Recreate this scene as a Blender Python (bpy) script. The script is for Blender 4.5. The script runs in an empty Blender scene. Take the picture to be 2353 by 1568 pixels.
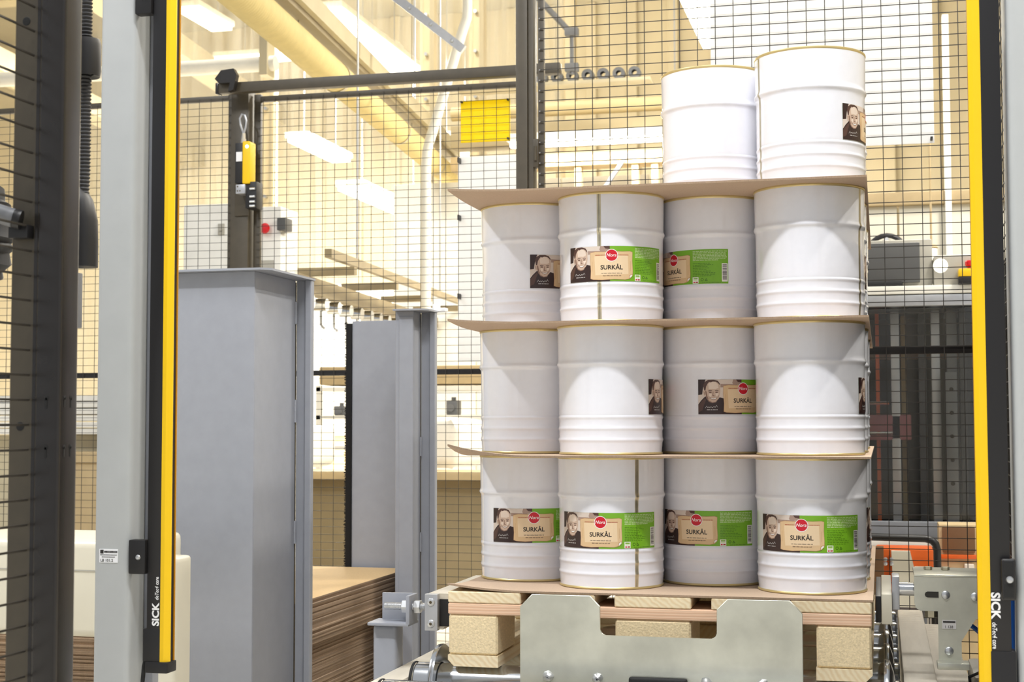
import bpy, bmesh, math, random
from mathutils import Vector, Matrix
random.seed(7)
SC = bpy.context.scene
COL = SC.collection
PI = math.pi

# ---------------------------------------------------------------- camera
YAW, PITCH, ROLL = 0.2437, 0.0545, -0.0021
CAM = Vector((0.8221, -2.7863, 1.0723))
F = Vector((-math.sin(YAW)*math.cos(PITCH), math.cos(YAW)*math.cos(PITCH), math.sin(PITCH)))
R0 = Vector((math.cos(YAW), math.sin(YAW), 0)); U0 = R0.cross(F)
RR = R0*math.cos(ROLL) + U0*math.sin(ROLL); UU = U0*math.cos(ROLL) - R0*math.sin(ROLL)
cd = bpy.data.cameras.new('camera'); cam = bpy.data.objects.new('camera', cd); COL.objects.link(cam)
cd.sensor_width = 36; cd.lens = 3406.17*36/2353; cd.clip_start = 0.05; cd.clip_end = 200
cam.matrix_world = Matrix(((RR.x, UU.x, -F.x, CAM.x), (RR.y, UU.y, -F.y, CAM.y), (RR.z, UU.z, -F.z, CAM.z), (0, 0, 0, 1)))
cd.dof.use_dof = True; cd.dof.focus_distance = 2.95; cd.dof.aperture_fstop = 12.0
SC.camera = cam

# ---------------------------------------------------------------- world, exposure
W = bpy.data.worlds.new('hall_light'); SC.world = W; W.use_nodes = True
bg = W.node_tree.nodes['Background']; bg.inputs[0].default_value = (0.93, 0.96, 1.0, 1); bg.inputs[1].default_value = 0.60
SC.view_settings.view_transform = 'Standard'; SC.view_settings.look = 'None'
SC.view_settings.exposure = 0.0; SC.view_settings.gamma = 1.0; SC.view_settings.use_curve_mapping = False
KEY = (0.97, 0.98, 1.0); WARM = (1.0, 0.945, 0.84)
# ceiling lamps, real and added: x, y, z, rotation, length, width, power, colour, label
LAMPS = [
    (0.62, -1.9, 4.5, 0.0, 1.5, 0.22, 136, KEY, 'long ceiling lamp hanging above the camera side of the pallet'),
    (-2.6, -1.3, 4.5, PI/2, 1.5, 0.22, 108, KEY, 'long ceiling lamp hanging left of the light curtain posts'),
    (3.0, -0.4, 4.6, PI/2, 1.5, 0.22, 90, (1, .96, .88), 'long ceiling lamp hanging right of the right grey post'),
    (2.4, 2.0, 4.6, PI/2, 1.5, 0.22, 190, (1, .95, .86), 'long added lamp out of view behind the right mesh fence'),  # added unseen lamp, brightens the right-hand faces of the guide towers
    (-4.22, 11.34, 4.91, PI/2, 2.6, 0.42, 520, WARM, 'large glaring lamp standing in for a reflection right of the ribbed duct'),  # this and the next three: lamps in place of reflections in the plastic
    (-4.89, 11.8, 3.93, PI/2, 1.3, 0.22, 300, WARM, 'bright lamp standing in for a reflection seen through the door mesh left of the duct'),
    (-4.19, 12.0, 3.35, PI/2, 2.4, 0.26, 420, WARM, 'long low bright lamp standing in for a reflection in the middle of the door mesh'),
    (-3.48, 12.1, 3.95, PI/2, 1.0, 0.22, 200, WARM, 'short bright lamp standing in for a reflection below the yellow sign on the mesh'),
    (-0.24, 6.6, 3.62, PI/2, 1.3, 0.16, 85, WARM, 'bright lamp beside the white board at the top of the fence'),
    (-5.5, 10.3, 4.98, PI/2, 0.8, 0.22, 60, WARM, 'small bright lamp at upper left under the duct end'),
    (-1.15, 8.05, 3.16, 0.0, 1.5, 0.08, 25, (1, .97, .93), 'long white tube lamp behind the fence left of the upper drums'),
    (1.6, 5.8, 4.9, 0.0, 1.6, 0.25, 300, WARM, 'ceiling lamp above the machine behind the fence'),
    (-3.0, 7.2, 5.9, 0.0, 1.8, 0.25, 130, WARM, 'ceiling lamp above the aisle behind the sliding door'),
    (-6.0, 14.2, 5.6, 0.0, 2.4, 0.3, 1100, WARM, 'strong added lamp above the big white machine casing'),  # added lamp that makes the white casing below it glare
]

# ---------------------------------------------------------------- materials
def lin(c):
    return tuple(((v/255)/12.92 if v/255 <= .04045 else ((v/255+.055)/1.055)**2.4) for v in c) + (1,)
MATS = {}
def M(name, col, rough=.5, metal=0, noise=None, bump=None, emit=None, stretch=(1, 1, 1), coat=0, rand=0, spec=None):
    if name in MATS: return MATS[name]
    m = bpy.data.materials.new(name); MATS[name] = m; m.use_nodes = True
    nt = m.node_tree; N = nt.nodes; L = nt.links; b = N['Principled BSDF']
    c = lin(col); b.inputs['Base Color'].default_value = c
    b.inputs['Roughness'].default_value = rough; b.inputs['Metallic'].default_value = metal
    if spec is not None: b.inputs['Specular IOR Level'].default_value = spec
    if coat: b.inputs['Coat Weight'].default_value = coat; b.inputs['Coat Roughness'].default_value = .08
    if emit: b.inputs['Emission Color'].default_value = lin(emit[0]); b.inputs['Emission Strength'].default_value = emit[1]
    if noise or bump or rand:
        tc = N.new('ShaderNodeTexCoord'); mp = N.new('ShaderNodeMapping'); L.new(tc.outputs['Object'], mp.inputs[0])
        mp.inputs['Scale'].default_value = stretch
    src = None
    if noise:
        t = N.new('ShaderNodeTexNoise'); t.inputs['Scale'].default_value = noise[0]; t.inputs['Detail'].default_value = 5
        t.inputs['Roughness'].default_value = noise[2] if len(noise) > 2 else .55
        L.new(mp.outputs[0], t.inputs['Vector'])
        r = N.new('ShaderNodeValToRGB'); L.new(t.outputs['Fac'], r.inputs[0])
        a = noise[1]; r.color_ramp.elements[0].position = .32; r.color_ramp.elements[1].position = .68
        r.color_ramp.elements[0].color = tuple(v*(1-a) for v in c[:3]) + (1,)
        r.color_ramp.elements[1].color = tuple(min(1, v*(1+a)) for v in c[:3]) + (1,)
        src = r.outputs[0]
    if rand:
        oi = N.new('ShaderNodeObjectInfo'); mr = N.new('ShaderNodeMapRange'); L.new(oi.outputs['Random'], mr.inputs[0])
        mr.inputs[3].default_value = 1-rand; mr.inputs[4].default_value = 1+rand
        mx = N.new('ShaderNodeMix'); mx.data_type = 'RGBA'; mx.blend_type = 'MULTIPLY'; mx.inputs[0].default_value = 1
        if src: L.new(src, mx.inputs[6])
        else: mx.inputs[6].default_value = c
        L.new(mr.outputs[0], mx.inputs[7]); src = mx.outputs[2]
    if src: L.new(src, b.inputs['Base Color'])
    if bump:
        t = N.new('ShaderNodeTexNoise'); t.inputs['Scale'].default_value = bump[0]; t.inputs['Detail'].default_value = 3
        L.new(mp.outputs[0], t.inputs['Vector']); bp = N.new('ShaderNodeBump'); bp.inputs['Strength'].default_value = bump[1]
        bp.inputs['Distance'].default_value = bump[2] if len(bump) > 2 else .002
        L.new(t.outputs['Fac'], bp.inputs['Height']); L.new(bp.outputs[0], b.inputs['Normal'])
    return m

def wood(name, col, dark, axis, scale=22, rings=False):
    m = bpy.data.materials.new(name); MATS[name] = m; m.use_nodes = True
    nt = m.node_tree; N = nt.nodes; L = nt.links; b = N['Principled BSDF']; b.inputs['Roughness'].default_value = .7
    tc = N.new('ShaderNodeTexCoord'); mp = N.new('ShaderNodeMapping'); L.new(tc.outputs['Object'], mp.inputs[0])
    oi = N.new('ShaderNodeObjectInfo'); ad = N.new('ShaderNodeVectorMath'); ad.operation = 'ADD'
    cm = N.new('ShaderNodeCombineXYZ'); mu = N.new('ShaderNodeMath'); mu.operation = 'MULTIPLY'; mu.inputs[1].default_value = 3.1
    L.new(oi.outputs['Random'], mu.inputs[0]); L.new(mu.outputs[0], cm.inputs[0]); L.new(mu.outputs[0], cm.inputs[2])
    L.new(mp.outputs[0], ad.inputs[0]); L.new(cm.outputs[0], ad.inputs[1])
    sc = [1, 1, 1]; sc[axis] = .06; mp.inputs['Scale'].default_value = sc
    w = N.new('ShaderNodeTexWave'); w.wave_type = 'RINGS' if rings else 'BANDS'
    if rings: w.rings_direction = 'XYZ'[axis]
    else: w.bands_direction = 'Z'
    w.inputs['Scale'].default_value = scale; w.inputs['Distortion'].default_value = 5; w.inputs['Detail'].default_value = 3; w.inputs['Detail Scale'].default_value = 1.4
    L.new(ad.outputs[0], w.inputs['Vector'])
    n = N.new('ShaderNodeTexNoise'); n.inputs['Scale'].default_value = 90; L.new(mp.outputs[0], n.inputs['Vector'])
    mm = N.new('ShaderNodeMath'); mm.operation = 'MULTIPLY_ADD'; mm.inputs[1].default_value = .6; L.new(w.outputs['Fac'], mm.inputs[0])
    m2 = N.new('ShaderNodeMath'); m2.operation = 'MULTIPLY'; m2.inputs[1].default_value = .4; L.new(n.outputs['Fac'], m2.inputs[0]); L.new(m2.outputs[0], mm.inputs[2])
    r = N.new('ShaderNodeValToRGB'); r.color_ramp.elements[0].color = lin(col); r.color_ramp.elements[1].color = lin(dark)
    r.color_ramp.elements[0].position = .3; r.color_ramp.elements[1].position = .95
    L.new(mm.outputs[0], r.inputs[0]); L.new(r.outputs[0], b.inputs['Base Color'])
    bp = N.new('ShaderNodeBump'); bp.inputs['Strength'].default_value = .25; bp.inputs['Distance'].default_value = .001
    L.new(mm.outputs[0], bp.inputs['Height']); L.new(bp.outputs[0], b.inputs['Normal'])
    return m

m_white = M('drum_white', (238, 239, 246), .10, coat=.6, noise=(60, .012))
m_gold = M('gold_lacquer', (216, 196, 140), .35, .55)
m_tin = M('bare_tin', (206, 198, 172), .3, .7, noise=(40, .15))
m_tindark = M('weld_line', (92, 82, 62), .5, .6)
m_card = M('cardboard', (194, 170, 146), .85, noise=(260, .06), bump=(300, .15, .0006))
m_cardtop = M('kraft_top', (216, 184, 136), .8, noise=(180, .05))
m_cardedge = M('cardboard_edge', (152, 130, 108), .9, noise=(420, .14), stretch=(1, 1, .5), rand=.2)
m_board = wood('pine_end_grain', (236, 220, 186), (224, 200, 158), 1, 34, True)
m_pink = wood('pine_stringer', (230, 196, 166), (214, 170, 138), 0, 60)
m_long = wood('pine_plank', (220, 196, 150), (196, 164, 116), 1, 30)
m_chip = M('chipboard', (230, 210, 170), .85, noise=(240, .20, .85), bump=(260, .5, .002))
m_greyp = M('grey_paint', (152, 155, 163), .42, noise=(30, .03), bump=(700, .05, .0003))
m_post = M('light_grey_paint', (180, 183, 183), .45, noise=(25, .02), bump=(700, .05, .0003))
m_dark = M('fence_paint', (74, 67, 54), .42, noise=(30, .08))
m_darkg = M('fence_paint_gloss', (36, 33, 31), .26, noise=(30, .08))
m_wire = M('wire_paint', (52, 48, 42), .45)
m_wiretip = M('wire_tip', (190, 190, 195), .3, .8)
m_black = M('black_plastic', (26, 25, 26), .45)
m_blackmetal = M('black_anodised', (34, 33, 34), .38, .2)
m_rubber = M('black_rubber', (20, 20, 20), .7)
m_yellow = M('signal_yellow', (240, 196, 4), .4)
m_orange = M('amber_lens', (190, 130, 20), .25)
m_cream = M('cream_paint', (222, 216, 196), .35, noise=(12, .02))
m_galv = M('galvanised_steel', (204, 204, 190), .30, .6, noise=(7, .20), bump=(50, .05, .001))
m_zinc = M('zinc_plated', (204, 206, 208), .3, .8, noise=(40, .06))
m_chrome = M('chrome_roller', (196, 198, 200), .14, .95, noise=(9, .05))
m_alu = M('aluminium', (188, 190, 194), .36, .6, noise=(40, .04))
m_beige = M('conveyor_beige', (206, 198, 182), .5, noise=(70, .05), stretch=(1, .1, 1))
m_whitep = M('white_sheet', (240, 241, 243), .5)
m_text = M('white_print', (240, 240, 240), .5)
m_ink = M('dark_print', (40, 36, 34), .6)
m_red = M('signal_red', (214, 22, 30), .35)
m_brush = M('black_bristle', (14, 13, 13), .9)
m_wall = M('wall_beige', (218, 209, 186), .7, noise=(1.2, .06))
m_ceil = M('ceiling_panel', (190, 184, 166), .7, noise=(.8, .08))
m_floor = M('hall_floor', (222, 216, 204), .35, noise=(3, .06))
m_duct = M('duct_fabric', (216, 198, 140), .7, noise=(20, .04))
m_steelb = M('painted_beam', (196, 186, 158), .5, noise=(5, .06))
m_bright = M('white_goods', (236, 234, 226), .5, noise=(8, .05))
m_mgrey = M('machine_grey', (116, 118, 122), .45, noise=(20, .06))
m_dgrey = M('screen_grey', (84, 84, 84), .5)
m_lgrey = M('casing_grey', (176, 172, 160), .5, noise=(20, .03))
m_bay = M('machine_dark', (46, 43, 37), .6, noise=(8, .25))
m_brown = M('brown_panel', (106, 74, 44), .55, noise=(10, .15))
m_orangep = M('orange_paint', (206, 92, 28), .4)
m_blue = M('blue_hose', (28, 92, 180), .35)
m_pinkp = M('faded_red_box', (150, 92, 96), .5, noise=(20, .1))
m_tan = M('tan_board', (190, 168, 128), .7, noise=(10, .08))
m_hose = M('grey_hose', (46, 46, 48), .5)
m_white2 = M('white_enamel', (238, 236, 226), .35)
m_glow = {}
def glow(name, col, s):
    return M(name, (255, 250, 240), .5, emit=(col, s))
m_lamp = glow('lamp_diffuser', (255, 246, 222), 9)
def plexi(name, h0, h1):
    m = bpy.data.materials.new(name); m.use_nodes = True; nt = m.node_tree; N = nt.nodes; L = nt.links
    N.remove(N['Principled BSDF']); out = N['Material Output']
    t = N.new('ShaderNodeBsdfTransparent'); t.inputs[0].default_value = (.97, .965, .94, 1)
    g = N.new('ShaderNodeBsdfGlossy'); g.inputs['Roughness'].default_value = .12; g.inputs[0].default_value = (1, 1, 1, 1)
    d = N.new('ShaderNodeBsdfDiffuse'); d.inputs[0].default_value = (.9, .86, .74, 1)  # pale diffuse streaks put dust and hazy glare into the pane colour
    tc = N.new('ShaderNodeTexCoord'); mp = N.new('ShaderNodeMapping'); mp.inputs['Scale'].default_value = (7, 7, .25); L.new(tc.outputs['Object'], mp.inputs[0])
    n = N.new('ShaderNodeTexNoise'); n.inputs['Scale'].default_value = 2; n.inputs['Detail'].default_value = 6; L.new(mp.outputs[0], n.inputs['Vector'])
    mr = N.new('ShaderNodeMapRange'); mr.inputs[1].default_value = .35; mr.inputs[2].default_value = .7; mr.inputs[3].default_value = h0; mr.inputs[4].default_value = h1; L.new(n.outputs['Fac'], mr.inputs[0])
    a = N.new('ShaderNodeMixShader'); L.new(mr.outputs[0], a.inputs[0]); L.new(t.outputs[0], a.inputs[1]); L.new(d.outputs[0], a.inputs[2])
    f = N.new('ShaderNodeFresnel'); f.inputs[0].default_value = 1.45
    b = N.new('ShaderNodeMixShader'); L.new(f.outputs[0], b.inputs[0]); L.new(a.outputs[0], b.inputs[1]); L.new(g.outputs[0], b.inputs[2])
    L.new(b.outputs[0], out.inputs[0]); return m
def sheetmat(name, col, f):
    m = M(name, col, .45); nt = m.node_tree; N = nt.nodes; L = nt.links
    t = N.new('ShaderNodeBsdfTranslucent'); t.inputs[0].default_value = lin(col); x = N.new('ShaderNodeMixShader'); x.inputs[0].default_value = f
    L.new(N['Principled BSDF'].outputs[0], x.inputs[1]); L.new(t.outputs[0], x.inputs[2]); L.new(x.outputs[0], N['Material Output'].inputs[0]); return m
m_signy = sheetmat('sign_yellow', (252, 232, 4), .45); m_thinw = sheetmat('thin_white_sheet', (246, 247, 248), .5)
m_plexi = plexi('clear_polycarbonate', .04, .22); m_clear = plexi('clean_polycarbonate', .0, .03)

# ---------------------------------------------------------------- builders
class G:
    def __init__(s): s.b = bmesh.new(); s.mi = 0
    def _set(s, faces):
        for f in faces: f.material_index = s.mi
    def box(s, x0, x1, y0, y1, z0, z1, bev=0, seg=2):
        vs = [s.b.verts.new((x, y, z)) for x in (x0, x1) for y in (y0, y1) for z in (z0, z1)]
        q = ((0, 1, 3, 2), (4, 6, 7, 5), (0, 4, 5, 1), (2, 3, 7, 6), (0, 2, 6, 4), (1, 5, 7, 3))
        fs = [s.b.faces.new([vs[i] for i in k]) for k in q]; s._set(fs)
        if bev:
            es = list({e for f in fs for e in f.edges})
            r = bmesh.ops.bevel(s.b, geom=es, offset=bev, segments=seg, affect='EDGES', profile=.6, clamp_overlap=True)
            s._set(r['faces'])
        return s
    def tube(s, pts, r, n=10, cap=True):
        pts = [Vector(p) for p in pts]; rs = r if isinstance(r, (list, tuple)) else [r]*len(pts)
        rings = []; prev = None
        for i, p in enumerate(pts):
            d = (pts[min(i+1, len(pts)-1)] - pts[max(i-1, 0)])
            d = d.normalized() if d.length > 1e-9 else Vector((0, 0, 1))
            if prev is None:
                a = d.orthogonal().normalized()
            else:
                a = prev - d*prev.dot(d); a = a.normalized() if a.length > 1e-6 else d.orthogonal().normalized()
            prev = a; c = d.cross(a)
            rings.append([s.b.verts.new(p + (a*math.cos(2*PI*k/n) + c*math.sin(2*PI*k/n))*rs[i]) for k in range(n)])
        fs = []
        for i in range(len(rings)-1):
            for k in range(n):
                fs.append(s.b.faces.new((rings[i][k], rings[i][(k+1) % n], rings[i+1][(k+1) % n], rings[i+1][k])))
        if cap:
            fs.append(s.b.faces.new(rings[0][::-1])); fs.append(s.b.faces.new(rings[-1]))
        s._set(fs); return s
    def lathe(s, prof, c=(0, 0, 0), n=48, axis=2, cap=False):
        c = Vector(c); rings = []
        for r, z in prof:
            ring = []
            for k in range(n):
                a = 2*PI*k/n; u, v = r*math.cos(a), r*math.sin(a)
                p = (u, v, z) if axis == 2 else ((z, u, v) if axis == 0 else (v, z, u))
                ring.append(s.b.verts.new(c + Vector(p)))
            rings.append(ring)
        fs = []
        for i in range(len(rings)-1):
            for k in range(n):
                fs.append(s.b.faces.new((rings[i][k], rings[i][(k+1) % n], rings[i+1][(k+1) % n], rings[i+1][k])))
        if cap: fs.append(s.b.faces.new(rings[0][::-1])); fs.append(s.b.faces.new(rings[-1]))
        s._set(fs); return s
    def prism(s, poly, a0, a1, axis=1, bev=0):
        # polygon in the two other axes, extruded along axis (0,1,2)
        def P(u, v, w): return {0: (w, u, v), 1: (u, w, v), 2: (u, v, w)}[axis]
        A = [s.b.verts.new(P(u, v, a0)) for u, v in poly]; B = [s.b.verts.new(P(u, v, a1)) for u, v in poly]
        n = len(poly); fs = [s.b.faces.new(A[::-1]), s.b.faces.new(B)]
        for i in range(n): fs.append(s.b.faces.new((A[i], A[(i+1) % n], B[(i+1) % n], B[i])))
        s._set(fs)
        if bev:
            r = bmesh.ops.bevel(s.b, geom=list({e for f in fs[:2] for e in f.edges}), offset=bev, segments=1, affect='EDGES'); s._set(r['faces'])
        return s
    def mesh(s, name, mats, loc=(0, 0, 0), smooth=35):
        bmesh.ops.translate(s.b, verts=s.b.verts, vec=-Vector(loc))
        bmesh.ops.recalc_face_normals(s.b, faces=s.b.faces)
        me = bpy.data.meshes.new(name); s.b.to_mesh(me); s.b.free()
        for m in (mats if isinstance(mats, (list, tuple)) else [mats]): me.materials.append(m)
        if smooth:
            me.polygons.foreach_set('use_smooth', [True]*len(me.polygons)); me.set_sharp_from_angle(angle=math.radians(smooth))
        return me

def link(name, me, parent=None, loc=(0, 0, 0)):
    o = bpy.data.objects.new(name, me); COL.objects.link(o)
    o.parent = parent; o.location = loc; return o
def wl(o):
    v = Vector(o.location)
    while o.parent: o = o.parent; v = v + Vector(o.location)
    return v
def part(name, g, mats, parent, smooth=35, label=None, kind=None):
    o = link(name, g.mesh(name, mats, wl(parent), smooth), parent)
    if label: o['label'] = label
    if kind: o['kind'] = kind
    return o
def tag(o, label, cat, group=None):
    o['label'] = label; o['category'] = cat
    if group: o['group'] = group
    return o
def thing(name, label, cat, loc=(0, 0, 0), group=None):
    o = bpy.data.objects.new(name, None); COL.objects.link(o); o.location = loc; o.empty_display_size = .05
    return tag(o, label, cat, group)
def single(name, g, mats, label, cat, loc=(0, 0, 0), group=None, smooth=35):
    o = link(name, g.mesh(name, mats, loc, smooth), None, loc); return tag(o, label, cat, group)
def struct(name, g, mats, parent=None, smooth=0):
    o = link(name, g.mesh(name, mats, (0, 0, 0), smooth), parent)
    if parent is None: o['kind'] = 'structure'
    return o
def copy_tree(o, parent=None):
    c = o.copy(); COL.objects.link(c); c.parent = parent
    for ch in list(o.children): copy_tree(ch, c)
    return c
_fc = {}
def text2d(txt, size, shear=0, bold=0, align='LEFT'):
    cu = bpy.data.curves.new('t', 'FONT'); cu.body = txt; cu.size = size; cu.shear = shear; cu.offset = bold; cu.align_x = align
    cu.resolution_u = 3; cu.fill_mode = 'FRONT'
    o = bpy.data.objects.new('t', cu); COL.objects.link(o)
    dg = bpy.context.evaluated_depsgraph_get(); e = o.evaluated_get(dg); me = e.to_mesh()
    vs = [(v.co.x, v.co.y) for v in me.vertices]; fs = [tuple(p.vertices) for p in me.polygons]
    e.to_mesh_clear(); bpy.data.objects.remove(o); bpy.data.curves.remove(cu)
    return vs, fs
def flat_text(name, txt, size, mat, parent, fn, shear=0, bold=0, align='LEFT', fit=None):
    vs, fs = text2d(txt, size, shear, bold, align)
    if fit:
        u0 = min(v[0] for v in vs); w = max(v[0] for v in vs)-u0; vs = [((u-u0)*fit/w, v) for u, v in vs]
    base = wl(parent); me = bpy.data.meshes.new(name)
    me.from_pydata([tuple(Vector(fn(u, v)) - base) for u, v in vs], [], fs); me.materials.append(mat)
    return link(name, me, parent)

# ---------------------------------------------------------------- the hall
struct('floor', G().box(-14, 10, -6, 20, -.1, 0), m_floor)
wb = struct('wall_back', G().box(-14, 10, 19, 19.2, 0, 8), m_wall)
g = G()
struct('wall_left', G().box(-14.2, -14, -6, 20, 0, 8), m_wall)
struct('wall_right', G().box(10, 10.2, -6, 20, 0, 8), m_wall)
struct('ceiling', G().box(-14, 10, 2.5, 20, 7.4, 7.6), m_ceil)
for i in range(22):
    x = -9 + i*.62
    o = link('cladding_rib', G().box(x, x+.16, 18.9, 19.0, 0, 7.4, .02).mesh('cladding_rib', m_wall, (0, 0, 0), 0), wb)
for y in (6.5, 10.5, 14.5):
    b = struct('trim_%d' % int(y), G().box(-14, 10, y, y+.3, 6.7, 7.4), m_steelb)

def ceiling_lamp(x, y, z, rot, ln, wd, power, col, label):
    t = thing('ceiling_lamp', label, 'lamp', (x, y, z), 'hall lamps'); t.rotation_euler[2] = rot
    h = G().box(-ln/2, ln/2, -wd/2-.02, wd/2+.02, .03, .09, .01)
    link('housing', h.mesh('housing', m_white2), t)
    d = G().box(-ln/2+.02, ln/2-.02, -wd/2, wd/2, -.01, .04, .01)
    link('diffuser', d.mesh('diffuser', m_lamp), t)
    for sx in (-.35, .35):
        link('hanger', G().tube([(ln*sx, 0, .08), (ln*sx, 0, 7.4-z)], .006, 6).mesh('hanger', m_alu), t)
    ld = bpy.data.lights.new('lamp_light', 'AREA'); ld.shape = 'RECTANGLE'; ld.size = ln; ld.size_y = wd; ld.energy = power; ld.color = col
    lo = bpy.data.objects.new('lamp_light', ld); COL.objects.link(lo); lo.parent = t; lo.location = (0, 0, -.03)
for a in LAMPS: ceiling_lamp(*a)

# ---------------------------------------------------------------- pallet (800 x 1200) on rollers, bottom at Z0
Z0 = .60
pal = thing('wooden_pallet', 'pale wooden pallet carrying the drums on the roller conveyor', 'pallet', (.4, .6, Z0))
xs5 = [(0, .145), (.19, .29), (.3275, .4725), (.51, .61), (.655, .8)]
for a, b in xs5: part('top_board', G().box(a, b, 0, 1.2, Z0+.122, Z0+.144, .002, 1), m_board, pal)
for a, b in ((0, .145), (.5275, .6725), (1.055, 1.2)):
    part('stringer', G().box(0, .8, a, b, Z0+.100, Z0+.1215, .002, 1), m_pink, pal)
    for x0, x1 in ((0, .1), (.3275, .4725), (.7, .8)):
        bl = part('block', G().box(x0+.001, x1-.001, a+.001, b-.001, Z0+.0225, Z0+.0995, .004, 1), m_chip, pal)
for x0, x1 in ((0, .1), (.3275, .4725), (.7, .8)):
    part('bottom_board', G().prism([(x0+(.012 if x0 == 0 else 0), 0+Z0), (x1-(.012 if x1 == .8 else 0), Z0), (x1, Z0+.012), (x1, Z0+.022), (x0, Z0+.022), (x0, Z0+.012)], 0, 1.2), m_board, pal)

# slip sheets
LP = .2593
def sheet(k, label, curls):
    g = G(); nx, ny = 24, 24; z = Z0+.148+k*LP-.004; th = .0038
    rnd = random.Random(k)
    ph = rnd.random()*6
    def zz(x, y):
        d = 0
        for (cx, cy, h, r) in curls:
            q = math.hypot(x-cx, y-cy)/r
            if q < 1: d += h*(1-q)**2
        return z + d
    x0, x1, y0, y1 = -.001, .803, .0, 1.2
    T = [[g.b.verts.new((x0+(x1-x0)*i/nx, y0+(y1-y0)*j/ny, zz(.8*i/nx, 1.2*j/ny)+th)) for j in range(ny+1)] for i in range(nx+1)]
    B = [[g.b.verts.new((v.co.x, v.co.y, v.co.z-th)) for v in row] for row in T]
    for i in range(nx):
        for j in range(ny):
            g.b.faces.new((T[i][j], T[i+1][j], T[i+1][j+1], T[i][j+1])); g.b.faces.new((B[i][j], B[i][j+1], B[i+1][j+1], B[i+1][j]))
    ring = [(i, 0) for i in range(nx)] + [(nx, j) for j in range(ny)] + [(i, ny) for i in range(nx, 0, -1)] + [(0, j) for j in range(ny, 0, -1)]
    for a in range(len(ring)):
        (i, j), (p, q) = ring[a], ring[(a+1) % len(ring)]
        f = g.b.faces.new((B[i][j], B[p][q], T[p][q], T[i][j])); f.material_index = 1
    return single('slip_sheet', g, [m_card, m_cardedge], label, 'cardboard sheet', (.4, .6, z), 'slip sheets between the drum layers', 30)
sheet(0, 'lowest cardboard slip sheet lying directly on the wooden pallet', [(0, 0, .012, .165)])
sheet(1, 'cardboard slip sheet between the lowest two drum layers with curled left corner', [(0, 0, .022, .165)])
sheet(2, 'cardboard slip sheet on the second drum layer', [(0, 0, .008, .165)])
sheet(3, 'topmost cardboard slip sheet under the two highest drums', [(0, 0, .006, .165)])

# drums
PROF = [(.1024, .0042), (.1023, .0065), (.1032, .020)]
for zr in (.0290, .0515, .0735):
    PROF += [(.1034, zr-.0065), (.1037, zr-.0040), (.1047, zr-.0018), (.1050, zr-.0002), (.1046, zr+.0016), (.1038, zr+.0036), (.1035, zr+.0060)]
PROF = [q for q in PROF if q[1] < .0775] + [(.1036, .0770), (.1038, .0785), (.1040, .083), (.1040, .150), (.1042, .160), (.1044, .169), (.1048, .1725), (.1062, .1748), (.1076, .1772), (.1079, .1788), (.1076, .1806), (.1064, .1832), (.1057, .1858), (.1056, .190), (.1060, .220), (.1064, .2500)]
def prof_r(z):
    for (r0, z0), (r1, z1) in zip(PROF, PROF[1:]):
        if z0 <= z <= z1: return r0+(r1-r0)*(z-z0)/(z1-z0)
    return PROF[0][0]
ND = 96
me_body = G().lathe(PROF, n=ND).mesh('body', m_white, smooth=60)
me_top = G().lathe([(.1063, .2498), (.1071, .2508), (.1075, .2530), (.1070, .2550), (.1060, .2545), (.1052, .2515), (.1045, .247), (.06, .2465), (.058, .2455), (.001, .2455)], n=ND).mesh('lid', m_gold, smooth=40)
me_bot = G().lathe([(.0001, .003), (.098, .003), (.1, 0), (.1034, .0002), (.1040, .0015), (.1036, .0030), (.1024, .0045)], n=ND).mesh('bottom_rim', m_gold, smooth=40)
def seam_mesh():
    g = G()
    zs = [z for r, z in PROF]
    def strip(a0, a1, off, mi):
        g.mi = mi
        L = [g.b.verts.new(((prof_r(z)+off)*math.cos(a0), (prof_r(z)+off)*math.sin(a0), z)) for z in zs]
        Q = [g.b.verts.new(((prof_r(z)+off)*math.cos(a1), (prof_r(z)+off)*math.sin(a1), z)) for z in zs]
        g._set([g.b.faces.new((L[i], Q[i], Q[i+1], L[i+1])) for i in range(len(zs)-1)])
    strip(-.032, .032, .0002, 0); strip(-.003, .003, .0004, 1); strip(-.036, -.031, .0003, 2); strip(.031, .036, .0003, 2)
    me = g.mesh('weld_seam', [m_tin, m_tindark, m_gold], smooth=60)
    return me
me_seam = seam_mesh()

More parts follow.
